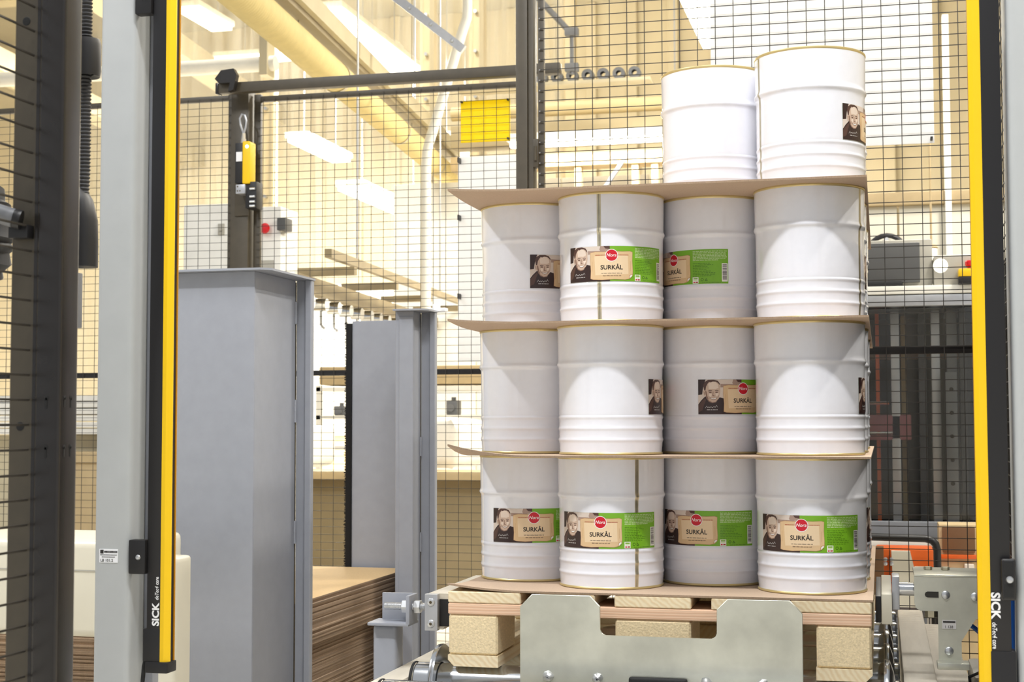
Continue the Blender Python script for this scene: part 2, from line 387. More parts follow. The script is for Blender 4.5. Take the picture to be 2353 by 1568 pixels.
# printed label, laid out in millimetres (210 x 70), bent round the drum
LW, LH, LR = 210., 70., .1042
C_ = dict(green=(122, 180, 40), green2=(84, 140, 26), beige=(222, 190, 146), beigel=(236, 210, 172), beiged=(196, 150, 104), red=(206, 20, 42), white=(246, 244, 240), dbrown=(54, 36, 34), brown=(86, 60, 52),
          sepl=(222, 208, 196), sepm=(172, 146, 132), skin=(208, 182, 162), skinl=(232, 214, 198), skind=(140, 108, 92), ink=(48, 38, 32), inkg=(52, 92, 22), pale=(216, 232, 180), bred=(170, 60, 40))
ml = {k: M('print_'+k, v, .32) for k, v in C_.items()}
class Print:
    def __init__(s): s.b = bmesh.new(); s.mats = []; s.layers = {}
    def mi(s, k):
        if k not in s.mats: s.mats.append(k)
        return s.mats.index(k)
    def face(s, pts, k, lay):
        f = s.b.faces.new([s.b.verts.new((x, LH-y, lay)) for x, y in pts]); f.material_index = s.mi(k); return s
    def rect(s, x0, y0, x1, y1, k, lay): return s.face([(x0, y0), (x1, y0), (x1, y1), (x0, y1)], k, lay)
    def disc(s, x, y, rx, ry, k, lay, n=28): return s.face([(x+rx*math.cos(2*PI*i/n), y+ry*math.sin(2*PI*i/n)) for i in range(n)], k, lay)
    def text(s, t, x, y, size, k, lay, **kw):
        vs, fs = text2d(t, size, **kw); V = [s.b.verts.new((x+u, LH-y+v, lay)) for u, v in vs]
        for f in fs:
            try: s.b.faces.new([V[i] for i in f]).material_index = s.mi(k)
            except ValueError: pass
        return s
    def mesh(s, name):
        for i in range(1, 36):
            bmesh.ops.bisect_plane(s.b, geom=s.b.verts[:]+s.b.edges[:]+s.b.faces[:], plane_co=(LW*i/36, 0, 0), plane_no=(1, 0, 0))
        for v in s.b.verts:
            x, y, l = v.co; a = (x-LW/2)/1000/LR; r = LR+.0002+l*.00012
            v.co = (r*math.cos(a), r*math.sin(a), .0785+y/1000*.985)
        me = bpy.data.meshes.new(name); s.b.to_mesh(me); s.b.free()
        for k in s.mats: me.materials.append(ml[k])
        return me
p = Print()
p.rect(0, 0, LW, LH, 'green', 0).rect(0, 0, 88.5, LH, 'sepl', 1).rect(88.5, 0, 133, 8, 'green', 1)
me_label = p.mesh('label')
p = Print()
p.face([(0, 0), (15, 0), (11, 10), (9, 22), (8, 30), (0, 31)], 'dbrown', 2).face([(70, 0), (88.5, 0), (88.5, 12), (80, 9), (72, 13), (68, 7)], 'sepm', 2).face([(76, 0), (88.5, 0), (88.5, 6), (80, 5)], 'brown', 2.5)
p.face([(44, 9), (88, 10), (88, 15), (44, 16)], 'sepm', 2)
p.face([(0, 50), (6, 42), (13, 35), (17, 33), (26, 47), (35, 46), (42, 36), (50, 38), (88.5, 60), (88.5, 70), (0, 70)], 'dbrown', 3)
p.face([(0, 52), (6, 45), (13, 38), (16, 40), (12, 50), (8, 62), (0, 66)], 'brown', 3.5)
p.face([(13, 20), (14, 11), (18, 6), (25, 3), (34, 3), (40, 7), (43, 14), (43.5, 24), (42, 33), (39, 40), (34, 46), (28, 47), (22, 44), (17, 37), (14, 29)], 'skin', 4)
p.face([(20, 9), (26, 4.5), (34, 5), (39, 10), (40, 17), (34, 19.5), (28, 19), (21, 19)], 'skinl', 4.5)
p.face([(22, 28), (27, 29), (26, 35), (21, 34)], 'skinl', 4.5).face([(34, 28), (40, 27), (40, 33), (35, 34)], 'skinl', 4.5)
p.face([(10, 23), (13, 21), (14.5, 26), (14, 33), (11.5, 33)], 'skin', 4.6).face([(11.4, 25), (12.4, 24.4), (12.8, 30), (12, 31)], 'skind', 4.8)
p.face([(12, 22), (10, 12), (13, 5), (20, .8), (31, .5), (39, 3), (42.5, 8), (43, 12), (39, 7), (35, 4.5), (29, 4.2), (25, 6), (22, 4.8), (18.5, 9), (16, 14), (14.5, 22)], 'brown', 5)
p.face([(14, 24), (16.5, 30), (17.5, 37), (22, 43), (28, 46), (34, 45), (38, 40.5), (39.5, 40), (34, 46.5), (28, 47.5), (21, 45), (16, 38)], 'skind', 5)
p.face([(14, 22), (16.5, 24), (18.5, 34), (21, 40), (18, 38), (15, 31)], 'skind', 5)
p.face([(20, 22.6), (24, 21.6), (27.6, 22.4), (27.4, 23.4), (24, 22.8), (20.4, 24)], 'brown', 5).face([(33, 22.2), (36.5, 21.4), (40, 22.4), (40, 23.4), (36.5, 22.6), (33.2, 23.2)], 'brown', 5)
p.face([(20.5, 26), (22.5, 24.6), (25.5, 24.6), (27.4, 26), (25.5, 27.2), (22.4, 27.2)], 'skind', 5.1).face([(33, 26), (35, 24.6), (37.8, 24.6), (39.6, 25.8), (37.8, 27), (35, 27.2)], 'skind', 5.1)
p.face([(22.4, 25.5), (25.6, 25.3), (25.8, 26.3), (22.6, 26.4)], 'brown', 5.4).face([(34.8, 25.4), (37.8, 25.2), (38, 26.2), (35, 26.4)], 'brown', 5.4)
p.face([(29.2, 24.5), (30.2, 24.5), (29.6, 31), (31.5, 33), (33.6, 32.4), (33, 33.6), (30.6, 34), (28, 33)], 'skind', 5)
p.face([(22.6, 36.2), (26, 37), (30.4, 37.4), (35, 36.8), (38, 35.4), (36, 38.8), (33, 40.6), (29, 41), (25.6, 39.6)], 'skind', 5.2).face([(24.4, 37.2), (30.2, 38), (36.4, 36.7), (34, 39), (30.4, 39.9), (27, 39.2)], 'white', 5.6)
p.face([(20.5, 33), (21.4, 32.8), (22, 37), (23, 39.6), (21.6, 38)], 'skind', 5.2).face([(39.2, 31), (40, 31), (39.8, 35.6), (38.6, 38)], 'skind', 5.2)
me_port = p.mesh('portrait')
p = Print()
sc_ = [(50, 13.5), (60, 11.5), (76, 12), (92, 11), (112, 11.6), (128, 10.8), (133, 12.5), (132.4, 30), (133.4, 48), (133, 58), (128, 64), (118, 66.5), (96, 65.8), (74, 67), (56, 66), (50.4, 64), (51.2, 48), (49.8, 30)]
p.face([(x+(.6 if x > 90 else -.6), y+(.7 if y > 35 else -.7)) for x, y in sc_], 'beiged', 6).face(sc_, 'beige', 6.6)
p.face([(58, 20), (124, 19), (125, 56), (60, 58)], 'beigel', 7)
p.face([(133.4, 55), (133.2, 59), (125, 66.2), (126.5, 58)], 'beiged', 7.4).face([(132, 56.5), (132.4, 59.5), (127, 64), (127.6, 59.2)], 'white', 7.8)
for x in (53.5, 128.5): p.rect(x, 30, x+.5, 50, 'beiged', 7.4)
for x0, x1 in ((60, 80), (104, 124)):
    x = x0
    while x < x1: w = random.uniform(1.2, 2.6); p.rect(x, 17.4, x+w*.7, 18.8, 'bred', 7.4); x += w
me_scroll = p.mesh('parchment_panel')
p = Print()
p.disc(92, 18.5, 12.4, 12.4, 'white', 8).disc(92, 18.5, 11.2, 11.2, 'red', 8.6)
p.text('Nora', 91.2, 21.2, 9.2, 'white', 9.4, shear=.25, bold=.10, align='CENTER')
me_logo = p.mesh('round_logo')
p = Print()
p.text('SURKÅL', 91.8, 46.5, 12.1, 'ink', 8.4, bold=.26, align='CENTER')
rnd = random.Random(3)
def words(x0, x1, y, h, k, lay, wmin=3, wmax=9):
    x = x0
    while x < x1-2:
        w = min(rnd.uniform(wmin, wmax), x1-x); q = x
        while q < x+w-.4:
            c = rnd.uniform(.5, .95); p.rect(q, y-h*rnd.uniform(.6, 1), q+c*.62, y, k, lay); q += c
        x += w+1.1
words(72, 112, 55, 1.8, 'brown', 8.4); words(75, 110, 60, 1.8, 'brown', 8.4)
for i in range(7): words(139, 207 if i < 6 else 190, 5+i*3.0, 2.2, 'pale', 3)
for i in range(9): words(139, 139+rnd.uniform(22, 50), 29+i*3.2, 1.3, 'inkg', 3, 2, 6)
words(158, 195, 68, 1.2, 'inkg', 3, 2, 6)
q = [(14, 57.5), (17, 53), (18.5, 57), (21, 55), (23, 57), (25, 54.5), (28, 57), (31, 54), (33, 56.5), (36, 52), (38, 56)]
for (a, b), (c, d) in zip(q, q[1:]): p.face([(a, b-.35), (c, d-.35), (c, d+.35), (a, b+.35)], 'white', 6)
words(17, 38, 61.5, 1.7, 'white', 6, 3, 7)
p.disc(158, 61.5, 2.8, 2.8, 'inkg', 3).disc(158, 61.5, 1.9, 1.9, 'green', 3.4).face([(163, 64), (166, 58.8), (169, 64)], 'inkg', 3).face([(164.6, 63), (166, 60.6), (167.4, 63)], 'green', 3.4)
me_letter = p.mesh('lettering')
p = Print()
p.rect(197, 29, 208.6, 66, 'white', 3)
y = 31
while y < 63: w = rnd.choice((.35, .5, .8, 1.1)); p.rect(198.5, y, 207, y+w, 'ink', 3.6); y += w+rnd.choice((.4, .6, .9))
me_bar = p.mesh('barcode')
p = Print()
p.rect(138.4, 56.5, 150.6, 69.2, 'white', 3).rect(140, 58, 149, 60.4, 'green', 3.6).rect(140, 61.4, 149, 63.4, 'pale', 3.6).rect(140, 65.4, 143.4, 67.8, 'red', 3.6).rect(144.6, 65.4, 149.4, 67.8, 'bred', 3.6)
me_mark = p.mesh('quality_mark')

COLX = (.105, .295, .488, .688); COLY = (.259, .154, .259, .154)
def drum(ci, row, k, lab, phi=None, seam=None, dx=0, dy=0, lean=None):
    x, y, z = COLX[ci]+dx, COLY[ci]+row*.2165+dy, Z0+.1485+k*LP
    t = thing('steel_drum', lab, 'drum', (x, y, z), 'white drums stacked on the pallet')
    if lean: t.rotation_euler = lean
    link('body', me_body, t); link('lid', me_top, t); link('bottom_rim', me_bot, t)
    face = math.atan2(CAM.y-y, CAM.x-x)            # label angles are counted from the side that faces the aisle
    if seam is not None:
        s = link('weld_seam', me_seam, t); s.rotation_euler[2] = face + math.radians(seam); s['label'] = 'bare tin weld seam'
    if phi is not None:
        l = link('label', me_label, t); l.rotation_euler[2] = face + math.radians(phi); l['label'] = 'green and beige printed label with portrait'
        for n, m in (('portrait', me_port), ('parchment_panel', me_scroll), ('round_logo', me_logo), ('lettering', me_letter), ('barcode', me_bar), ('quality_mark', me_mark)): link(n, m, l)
    return t
ORD = ('leftmost', 'second from left', 'third from left', 'rightmost'); LAY = ('bottom', 'second', 'third', 'top')
FRONT = {(0, 0): (10.6, None), (1, 0): (-4.5, 28), (2, 0): (-12, None), (3, 0): (-3, None),
         (0, 1): (None, None), (1, 1): (103, None), (2, 1): (42, None), (3, 1): (118.5, None),
         (0, 2): (56, None), (1, 2): (7.5, -13), (2, 2): (-41, None), (3, 2): (175, 64), (2, 3): (None, None), (3, 3): (93, -66)}
for (ci, k), (phi, seam) in FRONT.items():
    desc = 'no label in view' if phi is None or phi > 150 else ('its label in full view' if abs(phi) < 20 else ('label facing right' if phi > 0 else 'label facing left'))
    drum(ci, 0, k, 'white steel drum, %s of the %s layer, %s' % (ORD[ci] if k < 3 else ('left one' if ci == 2 else 'right front one'), LAY[k], desc), phi, seam,
         dx=.008*(k == 3)+.003*(k == 2), dy=-.012*(k == 3))
rnd = random.Random(11)
for k in range(4):
    for row in range(1, 5):
        drum(3, row, k, '%s layer, right column: white steel drum standing %s' % (LAY[k], ('second from the front', 'third from the front', 'fourth from the front', 'last at the back')[row-1]), rnd.uniform(100, 150) if row < 3 else None, None, dx=.004 if row % 2 else 0)
    if k < 3:
        for row in range(1, 5):
            drum(0, row, k, '%s layer, left column: white steel drum standing %s' % (LAY[k], ('second from the front', 'third from the front', 'fourth from the front', 'last at the back')[row-1]))
    for ci in ((1, 2) if k < 3 else (2,)):
        drum(ci, 1, k, '%s layer, inner white steel drum behind the %s front drum' % (LAY[k], ('', 'second', 'third')[ci]))

# ---------------------------------------------------------------- roller conveyor
def hexnut(g, c, r, h, axis=0):
    pts = [(r*math.cos(PI/3*i), r*math.sin(PI/3*i)) for i in range(6)]
    c = Vector(c); o = (1, 2) if axis == 0 else ((0, 2) if axis == 1 else (0, 1))
    g.prism([(c[o[0]]+u, c[o[1]]+v) for u, v in pts], c[axis]-h/2, c[axis]+h/2, axis, .0008); return g
cv = thing('roller_conveyor', 'roller conveyor with chrome rollers and beige side rails under the pallet', 'conveyor', (.4, .5, 0))
part('side_rail', G().box(-.138, -.083, -.5, 1.25, .46, .575, .004), m_beige, cv)
part('side_rail', G().box(.856, .918, -.2, 1.25, .40, .58, .004), m_beige, cv)
part('side_channel', G().box(.918, .99, -.2, 1.25, .40, .545, .003), m_beige, cv)
def roller(y, fl):
    r = thing_part = link('roller', G().lathe([(.001, -.078), (.030, -.078), (.036, -.074), (.038, -.070), (.038, .845), (.036, .850), (.001, .850)], (0-.4, y-.5, .5615), 40, 0).mesh('roller', m_chrome), cv)
    if fl:
        for x, d in ((-.024, 1), (.824, -1)):
            link('flange', G().lathe([(.038, -.016*d), (.055, -.013*d), (.074, -.006*d), (.0755, 0), (.074, .004*d), (.04, .0)], (x-.4, y-.5, .5615), 48, 0).mesh('flange', m_chrome), r)
    link('end_ring', G().lathe([(.0382, 0), (.0395, .002), (.0395, .005), (.0382, .006)], (-.08-.4, y-.5, .5615), 32, 0).mesh('end_ring', m_rubber), r)
for i, y in enumerate((-.17, .035, .24, .445, .65, .855, 1.06)): roller(y, i > 0)
for x in (-.11, .89):
    for y in (-.3, 1.1): part('support_leg', G().box(x-.03, x+.03, y-.03, y+.03, 0, .46 if x < 0 else .40, .004), m_greyp, cv)
# guide bars with their brackets, left and right of the pallet
gl = thing('pallet_guide', 'guide bar left of the pallet on a grey bolted angle bracket', 'guide rail', (-.15, .1, .4))
part('bracket_post', G().box(-.189, -.139, .1, .15, 0, .660, .008, 3), m_greyp, gl)
g = G().box(-.196, -.108, .085, .155, .660, .667, .003); g.box(-.181, -.108, .135, .142, .664, .722, .002); g.box(-.114, -.106, .085, .142, .664, .722, .002)
part('angle_bracket', g, m_greyp, gl)
g = G(); n = 34
pr = [(.0001, -.166)]
for i in range(n): pr += [(.0076, -.165+i*.0026), (.0070, -.165+i*.0026+.0013)]
pr.append((.0001, -.076)); g.lathe(pr, (0, .108, .6985), 20, 0)
part('threaded_bolt', g, m_zinc, gl)
part('nut', hexnut(G(), (-.121, .108, .6985), .0138, .013), m_zinc, gl); part('nut', hexnut(G(), (-.095, .108, .6985), .0138, .013), m_zinc, gl)
pl = part('end_plate', G().box(-.074, -.047, .085, .1, .654, .727, .0015), m_alu, gl)
for z in (.668, .711):
    g = G().lathe([(.0001, .0), (.004, .0005), (.0075, .0025), (.0082, .004)], (-.0605, .081, z), 20, 1); part('cap_screw', g, m_zinc, gl)
    g = G(); hexnut(g, (-.0605, .0815, z), .0032, .002, 1); part('socket', g, m_tindark, gl)
part('guide_bar', G().prism([(-.070, .655), (-.040, .655), (-.012, .700), (-.012, .7195), (-.022, .727), (-.070, .727)], .1, .46, 1), m_beige, gl)
part('wear_strip', G().box(-.047, -.026, .098, .46, .662, .716, .001), m_black, gl)
gr = thing('pallet_guide', 'short cream guide bar right of the pallet with grey end plate and shaft', 'guide rail', (.84, .1, .4))
part('guide_bar', G().box(.817, .8365, .1, .46, .692, .748, .0015), m_cream, gr)
part('wear_strip', G().box(.8065, .8165, .102, .46, .694, .744, .001), m_black, gr)
part('end_plate', G().box(.837, .8505, .13, .20, .716, .778, .001), m_alu, gr)
part('shaft', G().tube([(.85, .16, .752), (.93, .16, .752)], .0125, 24), m_chrome, gr)
br = thing('sensor_bracket', 'bent galvanised bracket with slot and bolts beside the right guide bar', 'bracket', (.93, .1, .5))
pts = [(.877, .782), (.877, .732), (.880, .724), (.887, .719), (.919, .719), (.919, .629), (.960, .629), (.960, .665), (.985, .705), (1.0, .712), (1.0, .782)]
part('plate', G().prism(pts, .1, .104, 1), m_galv, br)
part('top_flange', G().box(.877, 1.0, .1, .25, .7822, .786, .001), m_galv, br)
part('slot', G().prism([(.9008, .7440), (.9205, .7440), (.9205, .7550), (.9008, .7550), (.8972, .7534), (.8956, .7495), (.8972, .7456)], .0988, .1001, 1), m_bay, br)
for x, z in ((.9330, .7495), (.985, .7475), (.9375, .6465)):
    g = G().lathe([(.0001, -.0045), (.0055, -.004), (.0075, -.0025), (.0082, 0)], (x, .1, z), 16, 1); part('bolt_head', g, m_zinc, br)
part('foot_flange', G().box(.915, .972, .06, .104, .618, .630, .002), m_galv, br)
part('hex_bolt', hexnut(G(), (.907, .13, .712), .011, .016, 2), m_tin, br)
for x in (.905, .937): part('hex_bolt', hexnut(G(), (x, .2, .789), .008, .006, 2), m_tin, br)
stk = part('sticker', G().box(.926, .951, .0992, .1, .687, .7035), M('dull_sticker', (206, 203, 200), .5), br)
flat_text('lettering', '1 128', .0068, m_ink, stk, lambda u, v: (.930+u, .0988, .6888+v))
g = G(); g.box(.9275, .9495, .0988, .0991, .6985, .7015); part('print_line', g, m_ink, br)
single('conveyor_motor', G().box(.995, 1.085, .35, .6, .42, .56, .01).tube([(1.02, .3, .52), (1.02, .36, .52)], .025, 12), m_lgrey, 'small beige motor block behind the bent bracket', 'motor', (1.05, .45, .42))
single('air_hose', G().tube([(.958, .2, .700), (.99, .2, .676), (1.03, .18, .640), (1.05, .1, .56), (1.03, 0, .4), (1.0, -.02, .02)], .0045, 8), m_blue, 'blue air hose slanting down beside the bent bracket', 'hose')
single('black_cable', G().tube([(1.05, .12, .61), (1.0, .15, .604), (.975, .15, .592), (.978, .16, .57), (1.0, .18, .54), (1.012, .2, .4), (1.012, .2, .01)], .003, 8), m_rubber, 'thin black cable looping below the bent bracket', 'cable')
# stop plate in front of the pallet
def arc(cx, cz, r, a0, a1, n=6): return [(cx+r*math.cos(a0+(a1-a0)*i/n), cz+r*math.sin(a0+(a1-a0)*i/n)) for i in range(n+1)]
pts = [(.16, .46), (.16, .727), (.183, .750), (.293, .750), (.312, .731)] + arc(.322, .688, .010, PI, 1.5*PI) + arc(.517, .688, .010, -PI/2, 0) + [(.527, .731), (.547, .7505), (.658, .7505), (.680, .728), (.680, .46)]
st = thing('stop_plate', 'galvanised steel stop plate with two raised lobes standing before the pallet', 'steel plate', (.42, -.06, .46))
part('plate', G().prism(pts, -.066, -.06, 1, .0008), m_galv, st)
rp = random.Random(5)
for x in (.214, .307, .507, .608):
    g = G(); g.lathe([(.0001, -.010), (.004, -.010), (.0075, -.006), (.010, -.002), (.0105, 0)], (x, -.066, .599), 9, 1)
    for v in g.b.verts: v.co += Vector((rp.uniform(-.0012, .0012), 0, rp.uniform(-.0012, .0012)))
    part('weld_stud', g, m_zinc, st)
part('dark_slot_block', G().box(.366, .474, -.078, -.066, .50, .606, .011, 3), m_rubber, st)  # black block standing in for a dark rounded slot in the plate

# ---------------------------------------------------------------- cardboard magazine
def guide_tower(name, label, fx0, fx1, fy, sx_y1, fl, zt, wide_top, lowz, hinge):
    t = thing(name, label, 'guide cabinet', (fx1, fy, 0)); x = fx1; y2 = sx_y1
    part('front_panel', G().box(fx0, x, fy, fy+.004, lowz, zt-.002, .001, 1), m_greyp, t)
    part('side_panel', G().box(x-.004, x, fy+.004, y2-.004, lowz, zt-.002, .001, 1), m_greyp, t)
    part('edge_seam', G().box(x-.002, x+.001, y2-.004, y2, lowz, zt-.006), m_tindark, t)
    part('rear_flange', G().box(x+.001, x+fl*.62, y2, y2+.005, lowz, zt-.002, .001, 1), m_greyp, t)
    part('edge_tube', G().box(x+fl*.62, x+fl, y2-.012, y2+.008, lowz, zt-.001, .002, 1), m_greyp, t)
    part('top_plate', G().prism([(fx0, fy-.028), (x+fl*.6, fy-.028), (x+fl+.002, fy-.008), (x+fl+.002, y2+.010), (fx0, y2+.010)], zt-.002, zt+.003, 2), m_greyp, t)
    for z in hinge:
        part('hinge', G().tube([(x+.0015, y2-.006, z-.028), (x+.0015, y2-.006, z+.028)], .0035, 8).tube([(x+.0015, y2-.006, z-.001), (x+.0015, y2-.006, z+.001)], .0042, 8), m_greyp, t)
    return t
guide_tower('magazine_guide', 'large grey sheet metal guide tower in front of the cardboard stack', -.93, -.595, .42, .675, .045, 1.428, True, .05, (1.345, .80, 1.10))
g2 = guide_tower('magazine_guide', 'narrow grey sheet metal guide tower behind the cardboard stack', -.552, -.498, 1.33, 1.405, .048, 1.398, False, .05, (.72, 1.0))
part('back_panel', G().box(-.800, -.545, 1.64, 1.644, .05, 1.392, .001, 1), m_greyp, g2)
part('return_panel', G().box(-.552, -.548, 1.334, 1.64, .05, 1.39, .001, 1), m_greyp, g2)
part('cover_strip', G().box(-.540, -.498, 1.327, 1.33, .05, 1.38, .0008, 1), m_greyp, g2)
g = G().box(-.818, -.800, 1.634, 1.650, .05, 1.385, .003)
rb = random.Random(2)
for i in range(420):
    z = .3+i*.0026; g.tube([(-.814, 1.64, z), (-.822-rb.uniform(0, .004), 1.64+rb.uniform(-.004, .004), z+rb.uniform(-.002, .002))], .0012, 3, False)
part('bristle_strip', g, m_brush, g2, kind='stuff')
part('lock_cap', G().lathe([(.0001, .022), (.010, .022), (.012, .018), (.012, 0)], (-.455, 1.42, 1.40), 16).box(-.475, -.430, 1.43, 1.46, 1.40, 1.412, .002), m_whitep, g2)
me_a = G().box(-.4, .4, -.59, .59, 0, .0040).mesh('cardboard_sheet', [m_card, m_cardedge], smooth=0)
for pg in me_a.polygons: pg.material_index = 0 if abs(pg.normal.z) > .5 else 1
me_t = me_a.copy(); me_t.materials[0] = m_cardtop
rs = random.Random(9); sag = 0
for i in range(86):
    z = .6155-i*.0044; low = i >= 27
    o = link('cardboard_sheet', me_t if i == 0 else me_a, None, (-1.004+rs.uniform(-.003, .003)-(.030 if low else 0), 1.034+rs.uniform(-.003, .003), z))
    tag(o, 'uppermost cardboard sheet with smooth tan face on the magazine stack' if i == 0 else ('brown corrugated cardboard sheet in the upper bundle of the magazine stack' if not low else 'brown corrugated cardboard sheet in the lower set-back bundle of the magazine stack'), 'cardboard sheet', 'cardboard sheets in the magazine')
    o['sheet'] = i
zb = .6155-85*.0044
single('magazine_pallet', G().box(-1.45, -.64, .44, 1.62, zb-.10, zb-.002, .003).box(-1.45, -.64, .44, .54, 0, zb-.1).box(-1.45, -.64, 1.5, 1.62, 0, zb-.1), m_long, 'wooden base under the cardboard stack', 'pallet', (-1, 1, 0))

# ---------------------------------------------------------------- cream machine beside the left post
cm = thing('cream_machine', 'cream enamelled machine housing standing behind the left light curtain post', 'machine', (-.8, .1, .1))
part('upper_housing', G().box(-1.6, -.701, .0, .28, .628, .829, .018, 3), m_cream, cm)
part('lid_seam', G().box(-1.59, -.70, -.0015, .0, .765, .768), m_lgrey, cm)
part('column', G().box(-.70, -.578, .0, .075, .0, .797, .012, 4), m_cream, cm)
part('column_cap', G().box(-.68, -.6065, .02, .06, .79, .832, .006, 3), m_cream, cm)
part('base_plate', G().box(-1.55, -.545, .02, .36, 0, .02, .004), m_lgrey, cm)

# ---------------------------------------------------------------- left and right light-curtain posts
def keyhole(g, x, z, y0, s=1.0):
    g.prism([(x+.0032*s*math.cos(a), z+.004*s+.0032*s*math.sin(a)) for a in [2*PI*i/10 for i in range(10)]], y0, y0+.0006, 1)
    g.box(x-.0014*s, x+.0014*s, y0, y0+.0006, z-.010*s, z+.004*s)
lp = thing('machine_post', 'light grey painted upright post left of the pallet', 'post', (-.39, -.57, 0))
part('column', G().box(-.4225, -.358, -.6, -.525, 0, 2.6, .010, 4), m_post, lp)
part('side_rail', G().box(-.3575, -.340, -.552, -.530, 0, 2.6, .003), m_greyp, lp)
sk = part('sticker', G().box(-.4115, -.3785, -.6006, -.6, .846, .868), m_whitep, lp)
flat_text('lettering', 'LB 101.2', .0064, m_ink, sk, lambda u, v: (-.4095+u, -.6010, .8475+v), bold=.0001)
g = G().box(-.410, -.404, -.6009, -.6006, .8605, .8665); rr = random.Random(4)
for row, (x0, x1, z, h) in enumerate(((-.403, -.380, .862, .003), (-.410, -.380, .8578, .0012), (-.407, -.384, .8545, .0012))):
    x = x0
    while x < x1: w = rr.uniform(.0006, .0018); g.box(x, x+w*.7, -.6009, -.6006, z, z+h); x += w
part('print_lines', g, m_ink, sk, kind='stuff')
lc = thing('light_curtain', 'black and yellow light curtain bar on the left grey post', 'light curtain', (-.31, -.58, .68))
part('housing', G().box(-.327, -.303, -.600, -.572, .684, 2.5, .002), m_blackmetal, lc)
part('front_strip', G().prism([(-.303, -.600), (-.2965, -.600), (-.289, -.5925), (-.289, -.590), (-.303, -.590)], .69, 2.5, 2), m_yellow, lc)
part('window', G().box(-.303, -.291, -.590, -.578, .69, 2.5), m_black, lc)
part('rear_strip', G().prism([(-.303, -.578), (-.289, -.578), (-.289, -.5755), (-.2965, -.572), (-.303, -.572)], .69, 2.5, 2), m_orange, lc)
part('end_cap', G().box(-.328, -.288, -.603, -.570, .672, .690, .003), m_black, lc)
part('lower_sleeve', G().box(-.333, -.3025, -.6005, -.572, .690, .742, .002), m_black, lc)
for z0 in (.829, 1.742):
    b = part('clamp', G().box(-.3572, -.3275, -.606, -.5865, z0, z0+.055 if z0 < 1 else z0+.09, .003), m_black, lc)
    part('clamp_bolt', G().lathe([(.0001, -.0025), (.0032, -.002), (.0044, 0)], (-.340, -.606, z0+.027), 14, 1), m_zinc, lc)
vt = lambda x, y, z, up=True: (lambda u, v: (x-v if up else x+v, y, z+u if up else z-u))
flat_text('lettering', 'SICK', .0165, m_text, lc, vt(-.3050, -.6006, .747), bold=.0006, fit=.0375)
flat_text('lettering', 'deTec4', .0090, m_text, lc, vt(-.3058, -.6006, .7885), shear=.2, bold=.0001, fit=.0215)
flat_text('lettering', 'core', .0090, m_text, lc, vt(-.3058, -.6006, .8125), bold=.0002, fit=.0125)
part('cable', G().tube([(-.331, -.59, .70), (-.3345, -.592, .68), (-.338, -.592, .64), (-.3385, -.592, .5), (-.338, -.592, .02)], .0035, 8), m_rubber, lc)

rpst = thing('machine_post', 'light grey painted upright post at the right edge', 'post', (1.06, -.57, 0))
part('column', G().box(1.0015, 1.085, -.6, -.52, 0, 2.6, .012, 4), m_post, rpst)
rc = thing('light_curtain', 'black and yellow light curtain bar at the right edge beside the grey post', 'light curtain', (.97, -.58, .4))
part('housing', G().box(.966, .9935, -.600, -.572, .45, 2.5, .002), m_blackmetal, rc)
part('front_strip', G().prism([(.9665, -.600), (.956, -.600), (.950, -.5935), (.950, -.590), (.9665, -.590)], .45, 2.5, 2), m_yellow, rc)
part('window', G().box(.952, .966, -.590, -.578, .45, 2.5), m_black, rc)
part('rear_strip', G().prism([(.9665, -.578), (.950, -.578), (.950, -.5755), (.957, -.572), (.9665, -.572)], .45, 2.5, 2), m_orange, rc)
part('lower_sleeve', G().box(.9655, .999, -.602, -.57, .43, .752, .002), m_black, rc)
cl = part('clamp', G().box(.9805, 1.0, -.612, -.6005, .823, .881, .004, 3), m_black, rc)
for z0, z1 in ((.858, .876), (.828, .846)): part('recess', G().box(.9835, .9965, -.6125, -.6119, z0, z1), m_rubber, rc)
part('clamp_bolt', G().lathe([(.0001, -.003), (.004, -.0025), (.0052, 0)], (.9915, -.6125, .852), 16, 1), m_zinc, rc)
flat_text('lettering', 'SICK', .0165, m_text, rc, vt(.9675, -.6012, .833, False), bold=.0006, fit=.0375)
flat_text('lettering', 'deTec4', .0090, m_text, rc, vt(.9680, -.6012, .7915, False), shear=.2, bold=.0001, fit=.0215)
flat_text('lettering', 'core', .0090, m_text, rc, vt(.9680, -.6012, .7675, False), bold=.0002, fit=.0125)
single('signal_cable', G().tube([(.999, -.56, .83), (.9995, -.55, .76), (.999, -.55, .70), (.9995, -.55, .6), (1.0, -.55, .05)], .0035, 8), m_blue, 'blue cable running down beside the right grey post', 'cable')

# ---------------------------------------------------------------- near left fence post
fp = thing('fence_post', 'dark brown slotted fence post in the left foreground', 'post', (-.15, -1.18, 0))
part('column', G().box(-.163, -.1285, -1.2, -1.158, 0, 2.6, .005, 3), m_darkg, fp)
g = G()
for z in (1.0985, 1.0395):
    for y in (-1.189, -1.1745):
        g.prism([(y+.0026*math.cos(a), z+.004+.0026*math.sin(a)) for a in [2*PI*i/10 for i in range(10)]], -.1284, -.1279, 0); g.box(-.1284, -.1279, y-.0012, y+.0012, z-.008, z+.004)
    keyhole(g, -.146, z, -1.2006, .9)
part('keyholes', g, m_rubber, fp, kind='stuff')
part('mesh_frame', G().box(-.203, -.168, -1.19, -1.17, 0, 2.6, .002, 1), m_dark, fp)
part('frame_hinge_strip', G().box(-.168, -.1635, -1.196, -1.175, 0, 2.6), m_darkg, fp)
for z in (1.564, 1.068): part('hole', G().lathe([(.0001, -.0008), (.005, -.0006), (.0055, 0)], (-.187, -1.19, z), 16, 1), m_rubber, fp)
def wires(g, a0, a1, z0, z1, fx, dx, dz, r, n=4, vy=0, ext=.0):
    k = math.floor((a1-a0)/dx+.5)
    return k
